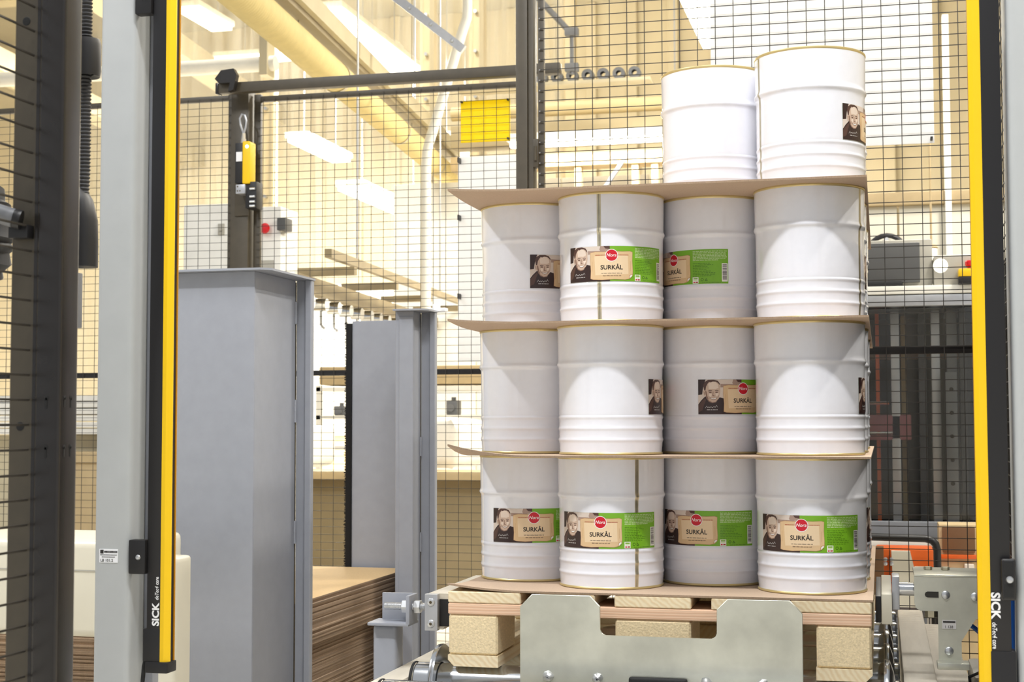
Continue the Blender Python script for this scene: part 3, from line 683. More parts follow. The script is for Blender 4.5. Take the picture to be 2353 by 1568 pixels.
g = G()
for i in range(84): g.tube([(-.1745, -1.85, .08+i*.030), (-.1745, -1.1925, .08+i*.030)], .0016, 5)
for i in range(9): g.tube([(-.177, -1.83+i*.05, .06), (-.177, -1.83+i*.05, 2.6)], .0016, 5)
part('wire_mesh', g, m_wire, fp, kind='stuff')
def corr(pts, r, pitch, amp, n=14):
    g = G(); P = [Vector(p) for p in pts]; out = []; rr = []
    seg = []
    for a, b in zip(P, P[1:]):
        m = max(2, int((b-a).length/(pitch/2)))
        for i in range(m): seg.append(a+(b-a)*i/m)
    for i, q in enumerate(seg): out.append(q); rr.append(r+(amp if i % 2 else -amp))
    return g.tube(out, rr, n)
rbh = thing('robot_hose', 'black corrugated cable hose running behind the left fence post', 'hose', (-.25, -.9, 1))
HX = -.246
part('conduit', corr([(HX, -.95, 2.4), (HX, -.95, 1.85), (HX, -.95, 1.42), (HX-.002, -.95, 1.37)], .0085, .0052, .0011), m_hose, rbh)
part('clamp_ring', G().lathe([(.012, -.022), (.020, -.026), (.0215, -.018), (.0215, .018), (.020, .026), (.012, .022)], (HX+.003, -.955, 1.578), 28), m_black, rbh)
part('cuff', G().tube([(HX-.028, -.95, 1.40), (HX-.016, -.95, 1.393), (HX-.006, -.95, 1.375), (HX-.001, -.95, 1.35), (HX, -.95, 1.32), (HX, -.95, 1.287)], [.016, .018, .0195, .021, .021, .021], 20), m_black, rbh)
part('loop', corr([(-.74, -.9, .02), (-.74, -.9, 1.18), (-.72, -.91, 1.30), (-.66, -.92, 1.39), (-.58, -.93, 1.42), (-.50, -.94, 1.425), (-.45, -.95, 1.41), (-.412, -.95, 1.38), (-.398, -.95, 1.345), (-.404, -.95, 1.31), (-.43, -.95, 1.275), (-.48, -.94, 1.25), (-.54, -.93, 1.20), (-.57, -.92, 1.10), (-.575, -.92, .02)], .040, .014, .003, 20), m_hose, rbh)
arm = thing('support_arm', 'dark grey tubular arm crossing the left fence frame', 'arm', (-.21, -1.3, 1.35))
part('tube', G().tube([(-.30, -1.25, 1.352), (-.24, -1.232, 1.336), (-.186, -1.212, 1.318)], .0115, 16), m_mgrey, arm)
part('end_shell', G().tube([(-.186, -1.212, 1.318), (-.178, -1.209, 1.316)], .0118, 16), m_black, arm)
part('mount', G().box(-.198, -.172, -1.205, -1.1905, 1.295, 1.311, .001), m_black, arm)
single('junction_box', G().box(-.30, -.268, -.93, -.91, 1.205, 1.283, .002), m_mgrey, 'small grey junction box behind the left fence post', 'box', (-.28, -.92, 1.2))

# ---------------------------------------------------------------- mesh fences
def mesh_part(t, x0, x1, z0, z1, y, xo=None, r=.0012):
    g = G(); x = x0 if xo is None else xo
    while x < x1: g.tube([(x, y+.003, z0), (x, y+.003, z1)], r, 4); x += .05
    z = z0+.012
    while z < z1: g.tube([(x0, y, z), (x1, y, z)], r, 4); z += .03
    part('wire_mesh', g, m_wire, t, kind='stuff')
YF = 1.32
rf = thing('mesh_fence', 'dark wire mesh fence panel right behind the stacked pallet', 'fence', (.5, YF, 0))
part('fence_post', G().box(-.184, -.150, YF-.01, YF+.05, 0, 2.7, .003), m_dark, rf)
part('fence_post', G().box(-.149, -.1335, YF-.004, YF+.04, 0, 2.7, .002), m_dark, rf)
part('panel_frame', G().box(-.122, -.1045, YF+.005, YF+.025, .1, 2.7, .002), m_dark, rf)
part('panel_frame', G().box(1.062, 1.080, YF+.005, YF+.025, .1, 2.7, .002), m_darkg, rf)
part('cross_bar', G().box(-.1045, 1.062, YF+.006, YF+.022, 1.252, 1.272, .002), m_darkg, rf)
for z in (1.80, .7): part('hinge', G().box(-.1335, -.119, YF-.008, YF+.02, z, z+.082, .002).tube([(-.1265, YF-.010, z+.018), (-.1265, YF-.010, z+.06)], .004, 8), m_dark, rf)
mesh_part(rf, -.116, 1.072, .33, 2.65, YF, xo=-.062, r=.0015)
g = G(); z = .342
while z < 2.65: g.tube([(-.1175, YF, z), (-.1135, YF, z)], .0024, 6); z += .03
part('wire_tips', g, m_wiretip, rf, kind='stuff')
wp = thing('white_board', 'large white sheet fixed behind the fence mesh beside the top drums', 'board', (.67, YF+.03, 1.82))
part('sheet', G().box(.372, .973, YF+.026, YF+.030, 1.824, 2.62, .0005, 1), m_thinw, wp)
for x in (.965, .38): part('cable_tie', G().box(x-.003, x+.003, YF-.004, YF+.034, 1.830, 1.836), m_black, wp)
sf = thing('side_fence', 'dark wire mesh fence running back beside the right grey post', 'fence', (1.12, .4, 0))
g = G()
for i in range(84): g.tube([(1.10, -.5, .08+i*.030), (1.10, 1.30, .08+i*.030)], .0016, 4)
for i in range(37): g.tube([(1.103, -.48+i*.05, .08), (1.103, -.48+i*.05, 2.6)], .0016, 4)
part('wire_mesh', g, m_wire, sf, kind='stuff')
part('post', G().box(1.088, 1.135, 1.30, 1.35, 0, 2.7, .003), m_darkg, sf)
part('lower_panel', G().box(1.108, 1.112, -.5, 1.29, .0, 1.45), m_darkg, sf)

YL = 2.60
lf = thing('mesh_fence', 'dark wire mesh fence section left of the yellow safety switch', 'fence', (-2.3, YL, 0))
part('panel_frame', G().box(-1.676, -1.650, YL, YL+.02, .1, 2.386, .002), m_dark, lf)
part('top_bar', G().box(-2.9, -1.676, YL, YL+.02, 2.350, 2.372, .002), m_dark, lf)
part('cross_bar', G().box(-2.9, -1.676, YL+.004, YL+.02, 1.252, 1.272, .002), m_darkg, lf)
part('fence_post', G().box(-1.646, -1.572, YL-.04, YL+.03, 0, 2.384, .003), m_dark, lf)
mesh_part(lf, -2.9, -1.66, .12, 2.36, YL-.006)
df = thing('sliding_door', 'dark wire mesh sliding door hanging below the black rail', 'fence', (-1.0, YL, 0))
part('door_frame', G().box(-1.566, -1.538, YL, YL+.02, .1, 2.368, .002), m_dark, df)
part('top_bar', G().box(-1.538, -.43, YL, YL+.02, 2.338, 2.360, .002), m_dark, df)
part('cross_bar', G().box(-1.538, -.43, YL+.004, YL+.02, 1.252, 1.272, .002), m_darkg, df)
mesh_part(df, -1.55, -.43, .12, 2.35, YL-.006, xo=-1.525)
rl = thing('door_rail', 'long black square rail above the sliding mesh door', 'rail', (-1, 2.47, 2.35))
part('rail_tube', G().box(-1.655, -.300, 2.46, 2.50, 2.348, 2.388, .004), m_dark, rl)
part('end_plug', G().box(-1.668, -1.655, 2.46, 2.50, 2.346, 2.390, .004), m_darkg, rl)
part('hook', G().prism([(-1.640, 2.380), (-1.592, 2.380), (-1.600, 2.345), (-1.578, 2.352), (-1.565, 2.41), (-1.578, 2.434), (-1.630, 2.430), (-1.656, 2.398)], 2.43, 2.455, 1), m_darkg, rl)
part('hook_arm', G().box(-1.635, -1.585, 2.45, 2.62, 2.384, 2.392, .002), m_darkg, rl)
sw = thing('safety_switch', 'yellow and black safety door switch with grey cable on the fence post', 'switch', (-1.57, 2.5, 2.0))
part('mount_plate', G().box(-1.625, -1.565, 2.553, 2.5602, 1.88, 2.175, .001), m_dark, sw)
part('body', G().box(-1.600, -1.566, 2.50, 2.553, 2.00, 2.158, .003), m_black, sw)
part('yellow_cover', G().box(-1.566, -1.536, 2.49, 2.553, 1.995, 2.162, .006, 3), m_yellow, sw)
part('data_sticker', G().box(-1.595, -1.570, 2.4985, 2.5, 2.085, 2.122), m_whitep, sw)
part('status_light', G().lathe([(.0001, -.004), (.006, -.003), (.007, 0)], (-1.546, 2.49, 2.140), 14, 1), glow('green_led', (220, 255, 230), 3), sw)
part('bolt_block', G().box(-1.592, -1.553, 2.49, 2.55, 1.957, 1.993, .002), m_alu, sw)
g = G()
for x, z in ((-1.584, 1.985), (-1.584, 1.968), (-1.574, 1.968)): g.lathe([(.0001, -.001), (.003, -.001), (.003, 0)], (x, 2.49, z), 10, 1)
part('screw_holes', g, m_tindark, sw, kind='stuff')
part('latch_body', G().box(-1.556, -1.510, 2.50, 2.56, 1.90, 2.004, .003), m_black, sw)
for z in (1.975, 1.945, 1.925, 1.908): part('latch_roller', G().tube([(-1.535, 2.496, z), (-1.514, 2.496, z)], .005, 10), m_zinc, sw)
part('cable_gland', G().tube([(-1.577, 2.53, 2.158), (-1.577, 2.53, 2.178)], .009, 12).tube([(-1.577, 2.53, 2.178), (-1.577, 2.53, 2.20)], .006, 12), m_beige, sw)
part('cable', G().tube([(-1.577, 2.53, 2.20), (-1.570, 2.53, 2.225), (-1.567, 2.53, 2.25), (-1.574, 2.53, 2.272), (-1.586, 2.53, 2.276), (-1.595, 2.53, 2.26), (-1.592, 2.53, 2.235), (-1.583, 2.535, 2.205), (-1.59, 2.54, 2.17), (-1.596, 2.55, 2.12)], .0042, 8), m_alu, sw)
ys = thing('warning_sign', 'plain yellow warning sign hung on the door mesh', 'sign', (-.62, 2.6, 2.13))
part('plate', G().box(-.718, -.524, YL+.004, YL+.008, 2.135, 2.296, .0005, 1), m_signy, ys)
for x, z in ((-.712, 2.29), (-.53, 2.29), (-.53, 2.142)): part('cable_tie', G().box(x-.003, x+.003, YL-.012, YL+.012, z-.003, z+.003), m_black, ys)
ww = thing('white_board', 'white board hung low on the sliding door behind the drums', 'board', (-.62, 2.62, 1.55))
part('sheet', G().box(-.735, -.43, YL+.024, YL+.028, 1.30, 2.085, .0005, 1), m_thinw, ww)
for z in (2.07, 1.85, 1.55): part('cable_tie', G().box(-.727, -.722, YL-.012, YL+.03, z-.012, z+.008), m_black, ww)

# ---------------------------------------------------------------- background hall
def beam_pts(g, a, b, w, h):
    a, b = Vector(a), Vector(b); d = (b-a).normalized(); s = Vector((0, 0, 1)).cross(d)
    s = s.normalized() if s.length > 1e-4 else Vector((1, 0, 0)); u = d.cross(s)
    V = [g.b.verts.new(p + s*i*w/2 + u*j*h/2) for p in (a, b) for i, j in ((-1, -1), (1, -1), (1, 1), (-1, 1))]
    for q in ((3, 2, 1, 0), (4, 5, 6, 7), (0, 1, 5, 4), (1, 2, 6, 5), (2, 3, 7, 6), (3, 0, 4, 7)): g.b.faces.new([V[i] for i in q]).material_index = g.mi
    return g
m_bb0 = M('thin_rod', (120, 112, 96), .5)
du = thing('air_duct', 'long ribbed cream air duct running diagonally under the roof', 'duct', (-2.1, 4.5, 3))
D0, D1 = Vector((-1.912, 3.03, 2.986)), Vector((-2.713, 9.336, 3.154)); DD = (D1-D0).normalized()
part('ribbed_hose', corr([D0, D0+(D1-D0)*.5, D1], .084, .028, .0024, 22), m_duct, du)
for f in (.33, .62, .86):
    c = D0+(D1-D0)*f; part('joint_band', G().tube([c-DD*.02, c+DD*.02], .0885, 24, False), m_steelb, du)
part('end_collar', G().tube([D0-DD*.15, D0], .088, 24), m_mgrey, du)
for f in (.2, .7):
    c = D0+(D1-D0)*f; part('hanger', G().tube([c+Vector((0, 0, .08)), (c.x, c.y, 7.4)], .003, 6), m_bb0, du)
m_bb = M('beam_brown', (150, 138, 112), .5, noise=(6, .06))
rb2 = thing('roof_beam', 'brown grey steel beam running beside the ribbed duct', 'beam', (-2.1, 5, 3.2))
part('beam', beam_pts(G(), (-1.93, 3.2, 3.16), (-2.746, 9.36, 3.361), .11, .09), m_bb, rb2)
part('flange', beam_pts(G(), (-1.855, 3.2, 3.195), (-2.67, 9.36, 3.395), .035, .10), m_steelb, rb2)
part('brace', beam_pts(G(), (-2.55, 4.7, 4.10), (-2.14, 4.7, 3.21), .06, .07), m_bb, rb2)
part('tie_rod', G().tube([(-2.55, 4.7, 4.05), (-2.55, 4.7, 7.4)], .008, 6), m_alu, rb2)
part('tie_rod', G().tube([(-2.5, 7.6, 3.34), (-2.5, 7.6, 7.4)], .008, 6), m_alu, rb2)
for i, (x0, z) in enumerate(((-7.2, 5.6), (-8.6, 5.0), (-10.4, 5.8))):
    single('roof_beam', beam_pts(G(), (x0+.6, 6, z), (x0-1.2, 18.9, z+.3), .3, .26), m_steelb, ('left roof beam nearest the ribbed duct', 'middle roof beam at upper left', 'farthest left roof beam above the cabinet')[i], 'beam', (x0, 10, z))
hp = thing('ceiling_pipe', 'pale horizontal pipe left of the ribbed duct', 'pipe', (-4, 7, 3.6))
part('pipe', G().tube([(-7, 7, 3.66), (-3.35, 7, 3.645)], .055, 16), m_bright, hp)
part('bracket', G().box(-3.45, -3.39, 6.93, 7.07, 3.55, 7.4), m_steelb, hp)
# clear screen wall behind the sliding door
sw2 = thing('clear_screen', 'tall clear plastic screen wall with cream posts behind the sliding door', 'screen', (-3.5, 9.6, 0))
YS = 9.6
PX = (-6.7, -4.52, -3.01, -2.56, -1.75)
m_spost = M('screen_post_cream', (220, 204, 166), .45)
for x in PX: part('screen_post', G().box(x-.065, x+.065, YS-.05, YS+.05, 0, 6.6, .004), m_spost, sw2)
for a, b in zip(PX, PX[1:]): part('pane', G().box(a+.03, b-.03, YS-.07, YS-.062, .9, 6.6), m_plexi, sw2)
g = G()
for x in PX[1:4]:
    for z in (2.3, 3.1, 3.9, 4.3, 4.65): g.tube([(x, YS-.10, z), (x, YS-.055, z)], .016, 8)
part('screen_bolts', g, m_zinc, sw2, kind='stuff')
wpz = thing('white_pipe', 'white pipe with a bend descending beside the screen wall', 'pipe', (-1.65, 6, 2.8))
part('pipe', G().tube([(-1.56, 5.7, 7.4), (-1.56, 5.7, 3.56), (-1.565, 5.7, 3.50), (-1.59, 5.7, 3.43), (-1.80, 5.7, 2.76), (-1.815, 5.7, 2.70), (-1.82, 5.7, 2.6), (-1.82, 5.7, 0)], .030, 14), m_white2, wpz)
pa = thing('perforated_strut', 'diagonal perforated metal strut above the door rail', 'strut', (-1.8, 5.4, 3.6))
part('strut', beam_pts(G(), (-2.15, 5.4, 3.762), (-1.50, 5.4, 3.232), .03, .05), m_alu, pa)
for i in range(5):
    f = .1+i*.2; part('strut_bolt', G().lathe([(.0001, -.014), (.010, -.012), (.012, 0)], (-2.15+.65*f, 5.385, 3.762-.53*f), 8, 1), m_zinc, pa)
part('hanger', G().tube([(-1.9, 5.4, 7.4), (-1.9, 5.4, 3.54)], .008, 6), m_alu, pa)
ot = thing('overhead_track', 'brown overhead conveyor track crossing behind the door mesh', 'conveyor track', (-2, 5, 1.8))
m_trk = M('track_brown', (150, 136, 106), .5, noise=(5, .1))
part('upper_rail', beam_pts(G(), (-1.618, 3.55, 1.844), (-2.393, 8.62, 2.015), .033, .040), m_trk, ot)
part('lower_rail', beam_pts(G(), (-1.802, 3.55, 1.721), (-2.657, 8.62, 1.869), .066, .080), m_trk, ot)
for f in (.2, .40, .62, .86):
    y = 2.75+5.87*f; part('cross_tie', G().box(-1.75-.96*f, -1.45-.89*f, y, y+.04, 1.745+.178*f, 1.785+.178*f), m_trk, ot)
for f in (.25, .75):
    y = 2.75+5.87*f; part('hanger', G().tube([(-1.496-.897*f, y, 7.4), (-1.496-.897*f, y, 1.83+.198*f)], .006, 6), m_alu, ot)
for i in range(14):
    f = .16+.82*(i+.5)/14; y = 2.8+5.7*f; x = -1.667-.98*f; z = 1.62+.168*f
    c = thing('track_trolley', 'small shiny trolley hanging from the overhead track, %s from the near end' % ('first', 'second', 'third', 'fourth', 'fifth', 'sixth', 'seventh', 'eighth', 'ninth', 'tenth', 'eleventh', 'twelfth', 'thirteenth', 'fourteenth')[i], 'trolley', (x, y, z), 'overhead trolleys')
    part('wheel', G().tube([(x-.033, y, z), (x+.033, y, z)], .033, 14), m_chrome, c)
    part('hook', G().tube([(x, y, z-.025), (x, y, z-.10), (x+.02, y, z-.12)], .008, 8), m_zinc, c)
# machines and goods seen through the mesh
wc = thing('control_cabinet', 'white control cabinet behind the left mesh section', 'cabinet', (-2.05, 3.3, 0))
part('cabinet_body', G().box(-2.165, -1.90, 3.2, 3.6, 0, 2.035, .006), m_bright, wc)
part('door_plate', G().box(-2.155, -1.91, 3.194, 3.2, .15, 2.02, .002), m_bright, wc)
part('key_switch', G().box(-1.995, -1.965, 3.188, 3.194, 1.895, 1.945, .002).tube([(-1.98, 3.18, 1.92), (-1.98, 3.19, 1.92)], .008, 10), m_lgrey, wc)
cb = thing('control_box', 'cream control pillar with red emergency button right of the fence post', 'control box', (-1.8, 3.4, 0))
part('pillar', G().box(-1.885, -1.745, 3.3, 3.5, 0, 2.03, .006), m_bright, cb)
part('emergency_button', G().lathe([(.0001, -.035), (.020, -.033), (.024, -.022), (.020, -.016), (.010, -.012), (.010, 0)], (-1.812, 3.3, 1.93), 18, 1), m_red, cb)
part('side_box', G().box(-1.755, -1.715, 3.28, 3.36, 1.92, 1.975, .003), m_dgrey, cb)
part('recess', G().box(-1.86, -1.775, 3.297, 3.3, 1.62, 1.79, .002), m_lgrey, cb)
bm_ = thing('white_machine', 'big white brightly lit machine casing far behind the guide towers', 'machine', (-6, 15.8, 0))
part('casing', G().box(-8.6, -3.6, 15.2, 16.4, .9, 2.85, .03), m_bright, bm_)
for i in range(7): part('door', G().box(-8.5+i*.7, -7.86+i*.7, 15.17, 15.2, 1.0, 2.7, .01), m_bright, bm_)
part('plinth', G().box(-8.6, -3.6, 15.25, 16.4, 0, .9), m_tan, bm_)
cs = thing('boarded_conveyor', 'tan boarded conveyor behind the sliding door', 'conveyor', (-2, 4.1, 0))
part('board', G().box(-3.4, -.85, 4.0, 4.05, .15, .80, .003), M('tan_brown', (150, 134, 102), .7, noise=(5, .1)), cs)
part('ledge', G().box(-3.4, -.85, 3.9, 4.3, .80, .835, .004), m_tan, cs)
for x in (-3.2, -2.0, -.95): part('leg', G().box(x, x+.06, 4.0, 4.06, 0, .15), m_mgrey, cs)
for i, (x, w, h) in enumerate(((-1.62, .40, .25), (-2.42, .36, .22), (-2.95, .34, .27))):
    g = G().box(x, x+w, 4.3, 4.85, .84, .84+h, .06, 4); rr = random.Random(i)
    for v in g.b.verts: v.co += Vector([rr.uniform(-.008, .008) for _ in range(3)])
    t = single('wrapped_bundle', g, m_bright, ('white film-wrapped bundle right of the rear guide tower', 'white film-wrapped bundle between the two guide towers', 'white film-wrapped bundle behind the large guide tower')[i], 'bundle', (x, 4.5, .84), 'wrapped bundles', 60)
sh = thing('parts_shelf', 'cream shelf unit with small grey machine parts behind the door', 'shelf', (-1.6, 6, 0))
for z in (.9, 1.09, 1.265): part('shelf_board', G().box(-2.6, -1.4, 5.9, 6.3, z, z+.025), m_bright, sh)
for x in (-2.6, -1.43): part('upright', G().box(x, x+.03, 5.9, 5.94, 0, 1.3), m_bright, sh)
rr = random.Random(8)
for i in range(9):
    x = -2.5+i*.122; h = rr.uniform(.05, .09); z = .925 if i % 2 else 1.115
    g = G().box(x, x+.07, 5.95, 6.05, z, z+h, .008); g.tube([(x+.035, 5.93, z+h*.5), (x+.035, 5.95, z+h*.5)], .025, 10); g.tube([(x+.035, 6.0, z+h), (x+.035, 6.0, z+h+.02)], .015, 8)
    single('machine_part', g, (m_mgrey, m_bay, m_alu)[i % 3], 'small %s metal machine part on the cream shelf, %s' % (('grey', 'dark', 'silver')[i % 3], ('first', 'second', 'third', 'fourth', 'fifth', 'sixth', 'seventh', 'eighth', 'ninth')[i]+' from left'), 'machine part', (x, 6, z), 'parts on the shelf')
hd = thing('shelf_hood', 'cream hood above the parts shelf', 'hood', (-1.9, 6, 1.3))
part('hood_box', G().box(-2.6, -1.35, 5.95, 6.4, 1.305, 1.42, .01), m_tan, hd)
sb = thing('stacked_boards', 'pile of pale boards lying left of the grey post', 'boards', (-2.6, 3.4, .8))
for i in range(6): part('board', G().box(-3.4, -2.19, 3.2, 3.9, 1.02+i*.030, 1.045+i*.030, .002, 1), m_bright, sb)
part('trestle', G().box(-3.3, -2.2, 3.3, 3.36, .0, 1.015).box(-3.3, -2.2, 3.8, 3.86, 0, 1.015), m_steelb, sb)
single('tan_crate', G().box(-2.75, -2.25, 2.95, 3.15, .55, .94, .006).box(-2.77, -2.23, 2.94, 3.16, .90, .945, .004).box(-2.75, -2.25, 2.95, 3.15, 0, .54, .004), m_tan, 'tan crate behind the fence left of the grey post', 'crate', (-2.5, 3, 0))

# gantry behind the fence, left of the upper drums
gn = thing('pipe_gantry', 'beige gantry of beams and pipes behind the fence left of the top drums', 'gantry', (-1, 8.2, 2.9))
part('round_pipe', G().tube([(-2.4, 8.25, 3.475), (.4, 8.25, 3.475)], .055, 18), M('pipe_tan', (214, 196, 152), .5), gn)
part('deep_beam', G().box(-2.4, .4, 8.2, 8.4, 3.20, 3.375, .006), M('beam_taupe', (176, 162, 130), .5, noise=(4, .05)), gn)
part('lower_beam', G().box(-2.4, .4, 8.2, 8.4, 3.02, 3.13, .006), m_tan, gn)
for x in (-1.42, -.98, -.83): part('post', G().box(x, x+.05, 8.22, 8.3, 0, 3.02), m_tan, gn)
part('brace', beam_pts(G(), (-1.25, 8.2, 2.75), (-1.0, 8.2, 3.1), .03, .03), m_mgrey, gn)
gp = thing('white_partition', 'white partition wall below the beige gantry', 'partition', (-1, 8.6, 0))
for i in range(5): part('panel', G().box(-3.0+i*.7, -2.31+i*.7, 8.6, 8.64, .05, 3.0, .004), m_bright, gp)
gd = thing('cable_ladder', 'grey cable ladder with round clamps above the beige gantry', 'cable tray', (-1.2, 7.9, 3.6))
part('tray', G().box(-2.2, -.75, 7.66, 7.86, 3.525, 3.55, .004), m_steelb, gd)
for i in range(8): part('clamp', G().lathe([(.02, -.03), (.045, -.03), (.045, .03), (.02, .03)], (-1.68+i*.115, 7.75, 3.60), 14, 1), m_mgrey, gd)
ja = thing('jointed_arm', 'slim grey jointed pipe arm high behind the fence', 'arm', (-1.3, 7.6, 3.6))
part('upper_arm', G().tube([(-1.56, 7.6, 4.16), (-1.33, 7.6, 3.90)], .022, 10), m_mgrey, ja)
part('lower_arm', G().tube([(-1.31, 7.6, 3.88), (-1.31, 7.6, 3.58)], .015, 10), m_mgrey, ja)
for z in (3.89, 3.63): part('joint', G().box(-1.36, -1.26, 7.57, 7.63, z-.03, z+.03, .008), m_mgrey, ja)
part('ceiling_rod', G().tube([(-1.56, 7.6, 4.16), (-1.56, 7.6, 7.4)], .012, 8), m_mgrey, ja)

# machine to the right behind the fence
YM = 2.4
mb = thing('packing_machine', 'dark machine bay with white top beam behind the fence at right', 'machine', (1.0, 2.6, 0))
part('top_beam', G().box(.2, 1.75, YM, YM+.12, 1.503, 1.531, .004), m_white2, mb)
part('lower_beam', G().box(.2, 1.75, YM+.006, YM+.12, 1.462, 1.5, .004), m_alu, mb)
part('bay_back', G().box(.2, 1.75, 3.05, 3.08, .05, 1.46), m_bay, mb)
part('bay_side', G().box(1.72, 1.75, YM+.02, 3.05, .05, 1.46), m_bay, mb)
part('bay_side', G().box(.2, .23, YM+.02, 3.05, .05, 1.46), m_bay, mb)
part('bay_shade_top', G().box(.2, 1.75, YM+.12, 3.08, 1.46, 1.48), m_mgrey, mb)  # lid added to block lamp light so the bay stays dark inside
part('bay_floor', G().box(.2, 1.75, YM, 3.05, .60, .70), m_mgrey, mb)
part('front_sill', G().box(.2, 1.75, YM-.02, YM+.02, .655, .735, .004), m_mgrey, mb)
for i, (x, w, m, y) in enumerate(((.805, .014, m_orangep, 2.7), (.858, .030, m_alu, 2.62), (.895, .02, m_tan, 2.85), (.955, .028, m_mgrey, 2.75), (.995, .030, m_alu, 2.6), (1.045, .035, m_mgrey, 2.55), (1.085, .022, m_bay, 2.5), (1.14, .03, m_mgrey, 2.7))):
    part('column', G().box(x, x+w, y, y+.05, .70, 1.46, .003), m, mb)
part('actuator', G().box(1.035, 1.075, 2.47, 2.53, .72, 1.24, .006), m_mgrey, mb)
for z in (1.18, 1.10, 1.02, .94, .86): part('screw', G().lathe([(.0001, -.004), (.006, -.003), (.007, 0)], (1.055, 2.47, z), 10, 1), m_bay, mb)
part('cross_rod', G().tube([(.78, 2.55, 1.135), (.85, 2.55, 1.135)], .006, 8), m_chrome, mb)
part('cross_rod', G().tube([(.78, 2.55, 1.03), (.86, 2.55, 1.03)], .006, 8), m_chrome, mb)
part('red_tank', G().box(.74, .925, 2.62, 2.75, 1.005, 1.095, .006), m_pinkp, mb)
part('shelf_bar', G().box(.72, 1.1, 2.9, 2.94, 1.30, 1.32), m_brown, mb)
part('window_pane', G().box(.24, 1.70, YM+.03, YM+.036, .74, 1.455), m_clear, mb)
part('leg', G().box(.3, .36, 2.5, 2.56, 0, .05).box(1.6, 1.66, 2.5, 2.56, 0, .05), m_mgrey, mb)
mo = thing('monitor', 'dark grey monitor standing on the white machine beam', 'monitor', (.88, 2.45, 1.53))
part('screen', G().box(.60, .958, YM+.03, YM+.05, 1.545, 1.682, .004), m_dgrey, mo)
part('housing', G().box(.60, 1.0, YM+.05, YM+.12, 1.535, 1.694, .006), m_lgrey, mo)
part('foot', G().box(.7, .9, YM+.02, YM+.1, 1.531, 1.546, .002), m_black, mo)
sc2 = thing('lamp_housing', 'grey casing with round white lamp beside the monitor', 'casing', (1.06, 2.5, 1.53))
part('casing', G().box(1.002, 1.16, YM+.02, YM+.12, 1.531, 1.634, .008), m_lgrey, sc2)
part('round_lamp', G().lathe([(.0001, -.006), (.018, -.005), (.0245, 0)], (1.025, YM+.02, 1.598), 28, 1), glow('round_lamp', (255, 252, 225), 1.6), sc2)
es = thing('emergency_stop', 'yellow box with red emergency stop button by the right light curtain', 'switch', (1.12, 2.4, 1.53))
part('yellow_box', G().box(1.08, 1.15, YM-.03, YM+.018, 1.555, 1.582, .005), m_yellow, es)
part('base', G().box(1.08, 1.15, YM-.03, YM+.018, 1.5315, 1.555, .003), m_black, es)
part('button', G().lathe([(.012, 0), (.012, .008), (.019, .012), (.019, .024), (.016, .028), (.0001, .029)], (1.122, YM-.006, 1.582), 20), m_red, es)
hl = thing('hanging_lamp', 'small glowing cylinder lamp above the round lamp', 'lamp', (1.0, 2.9, 1.65))
part('glass', G().lathe([(.0001, 0), (.02, 0), (.02, .045), (.0001, .045)], (1.012, 2.9, 1.665), 18), glow('warm_glass', (255, 248, 210), 2.2), hl)
part('cap', G().lathe([(.02, .045), (.024, .05), (.018, .06), (.0001, .06)], (1.012, 2.9, 1.665), 18), m_tan, hl)
part('stem', G().tube([(1.012, 2.9, 1.725), (1.012, 2.9, 2.9)], .004, 6), m_tan, hl)
pw = thing('cream_partition', 'cream panelled partition behind the machine at right', 'partition', (1.3, 4.6, 0))
for i in range(5): part('panel', G().box(.2+i*.36, .55+i*.36, 4.5, 4.54, .05, 2.1, .004), m_cream, pw)
part('cap_rail', G().box(.2, 2.0, 4.46, 4.56, 2.1, 2.16, .004), m_tan, pw)
part('mast', G().box(1.13, 1.16, 4.44, 4.5, 0, 3.0, .003), m_bright, pw)
co = thing('cable_coil', 'dark cable coil hanging above the monitor', 'coil', (.86, 4.4, 1.9))
part('coil', G().tube([(.86+.09*math.cos(a), 4.42+.004*math.sin(3*a), 1.86+.09*math.sin(a)) for a in [2*PI*i/24 for i in range(25)]], .012, 8), m_hose, co)
part('coil_inner', G().tube([(.86+.07*math.cos(a), 4.41, 1.85+.07*math.sin(a)) for a in [2*PI*i/24 for i in range(25)]], .010, 8), m_hose, co)
part('peg', G().tube([(.86, 4.36, 1.925), (.86, 4.5, 1.925)], .010, 8), m_zinc, co)
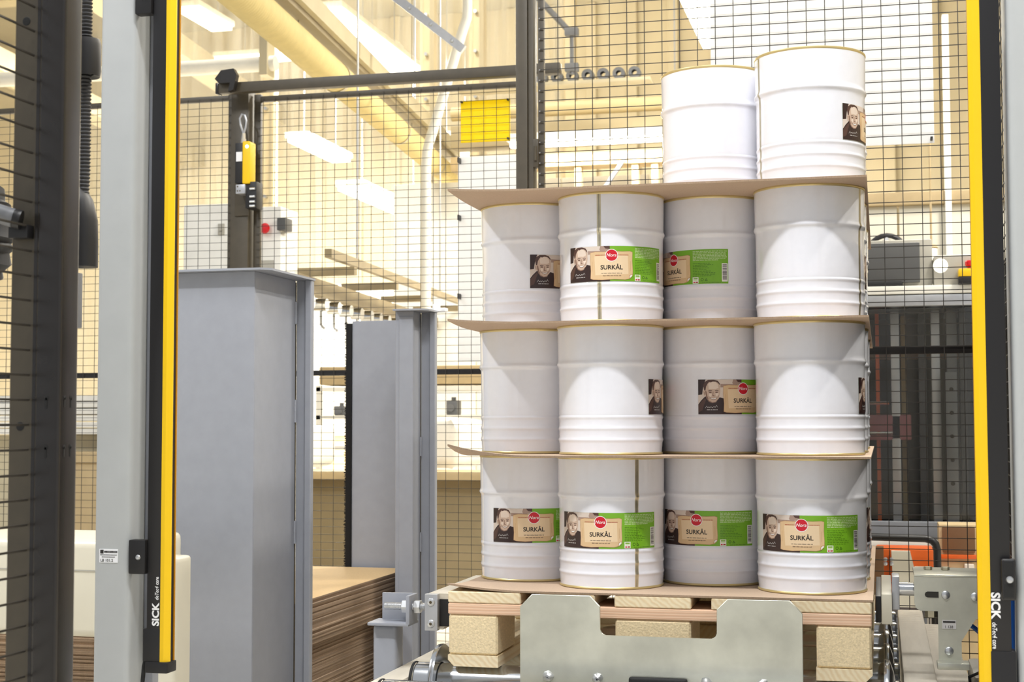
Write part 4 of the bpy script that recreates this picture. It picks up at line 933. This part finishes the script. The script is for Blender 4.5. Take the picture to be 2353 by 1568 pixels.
# small equipment low at right
ho = thing('tube_hoop', 'black tubular hoop handle behind the right guide bar', 'handle', (.9, 1.9, 0))
part('hoop', G().tube([(.60, 1.9, .722), (.945, 1.9, .716), (.965, 1.9, .711), (.976, 1.9, .700), (.980, 1.9, .685), (.980, 1.9, .30), (.980, 1.9, .01)], .0115, 12), m_black, ho)
part('foot', G().box(.95, 1.01, 1.86, 1.94, 0, .012), m_black, ho)
og = thing('orange_gearbox', 'orange machine block with pale cover behind the hoop handle', 'machine', (.9, 2.0, 0))
part('block', G().box(.80, .972, 1.98, 2.15, .50, .676, .006), m_orangep, og)
part('cover', G().prism([(.852, .50), (.846, .672), (.902, .672), (.918, .60), (.925, .50)], 1.965, 1.98, 1), m_cream, og)
part('small_cover', G().prism([(.918, .50), (.915, .625), (.945, .625), (.958, .58), (.962, .50)], 1.968, 1.98, 1), m_cream, og)
for z in (.645, .632): part('screw', G().lathe([(.0001, -.008), (.006, -.006), (.007, 0)], (.846, 1.97, z), 10, 1).lathe([(.0001, -.008), (.006, -.006), (.007, 0)], (.828, 1.97, z), 10, 1), m_zinc, og)
part('stand', G().box(.82, .95, 2.0, 2.1, 0, .50), m_mgrey, og)
single('white_profile', G().box(.62, .995, 2.22, 2.26, .664, .686, .002).box(.64, .66, 2.22, 2.26, 0, .664).box(.95, .97, 2.22, 2.26, 0, .664), m_white2, 'white profile bar behind the orange machine block', 'bar', (.8, 2.24, 0))
bx = thing('brown_cabinet', 'small brown fronted cabinet in a pale frame low at right', 'cabinet', (1.06, 2.25, 0))
part('frame', G().box(.995, 1.12, 2.16, 2.3, .45, .742, .004), m_tan, bx)
part('brown_panel', G().box(1.005, 1.105, 2.15, 2.16, .655, .735, .003), m_brown, bx)
part('shelf_strip', G().box(.995, 1.12, 2.145, 2.16, .635, .648, .002), m_orangep, bx)
part('lower_part', G().box(1.01, 1.05, 2.13, 2.16, .54, .60, .004).box(1.07, 1.10, 2.13, 2.16, .52, .62, .004), m_beige, bx)
part('base', G().box(1.0, 1.115, 2.18, 2.29, 0, .45), m_tan, bx)
single('brown_post', G().box(.775, .823, 1.75, 1.80, 0, .70, .002).box(.770, .828, 1.745, 1.805, 0, .02), m_brown, 'brown square post behind the right guide bar', 'post', (.8, 1.77, 0))
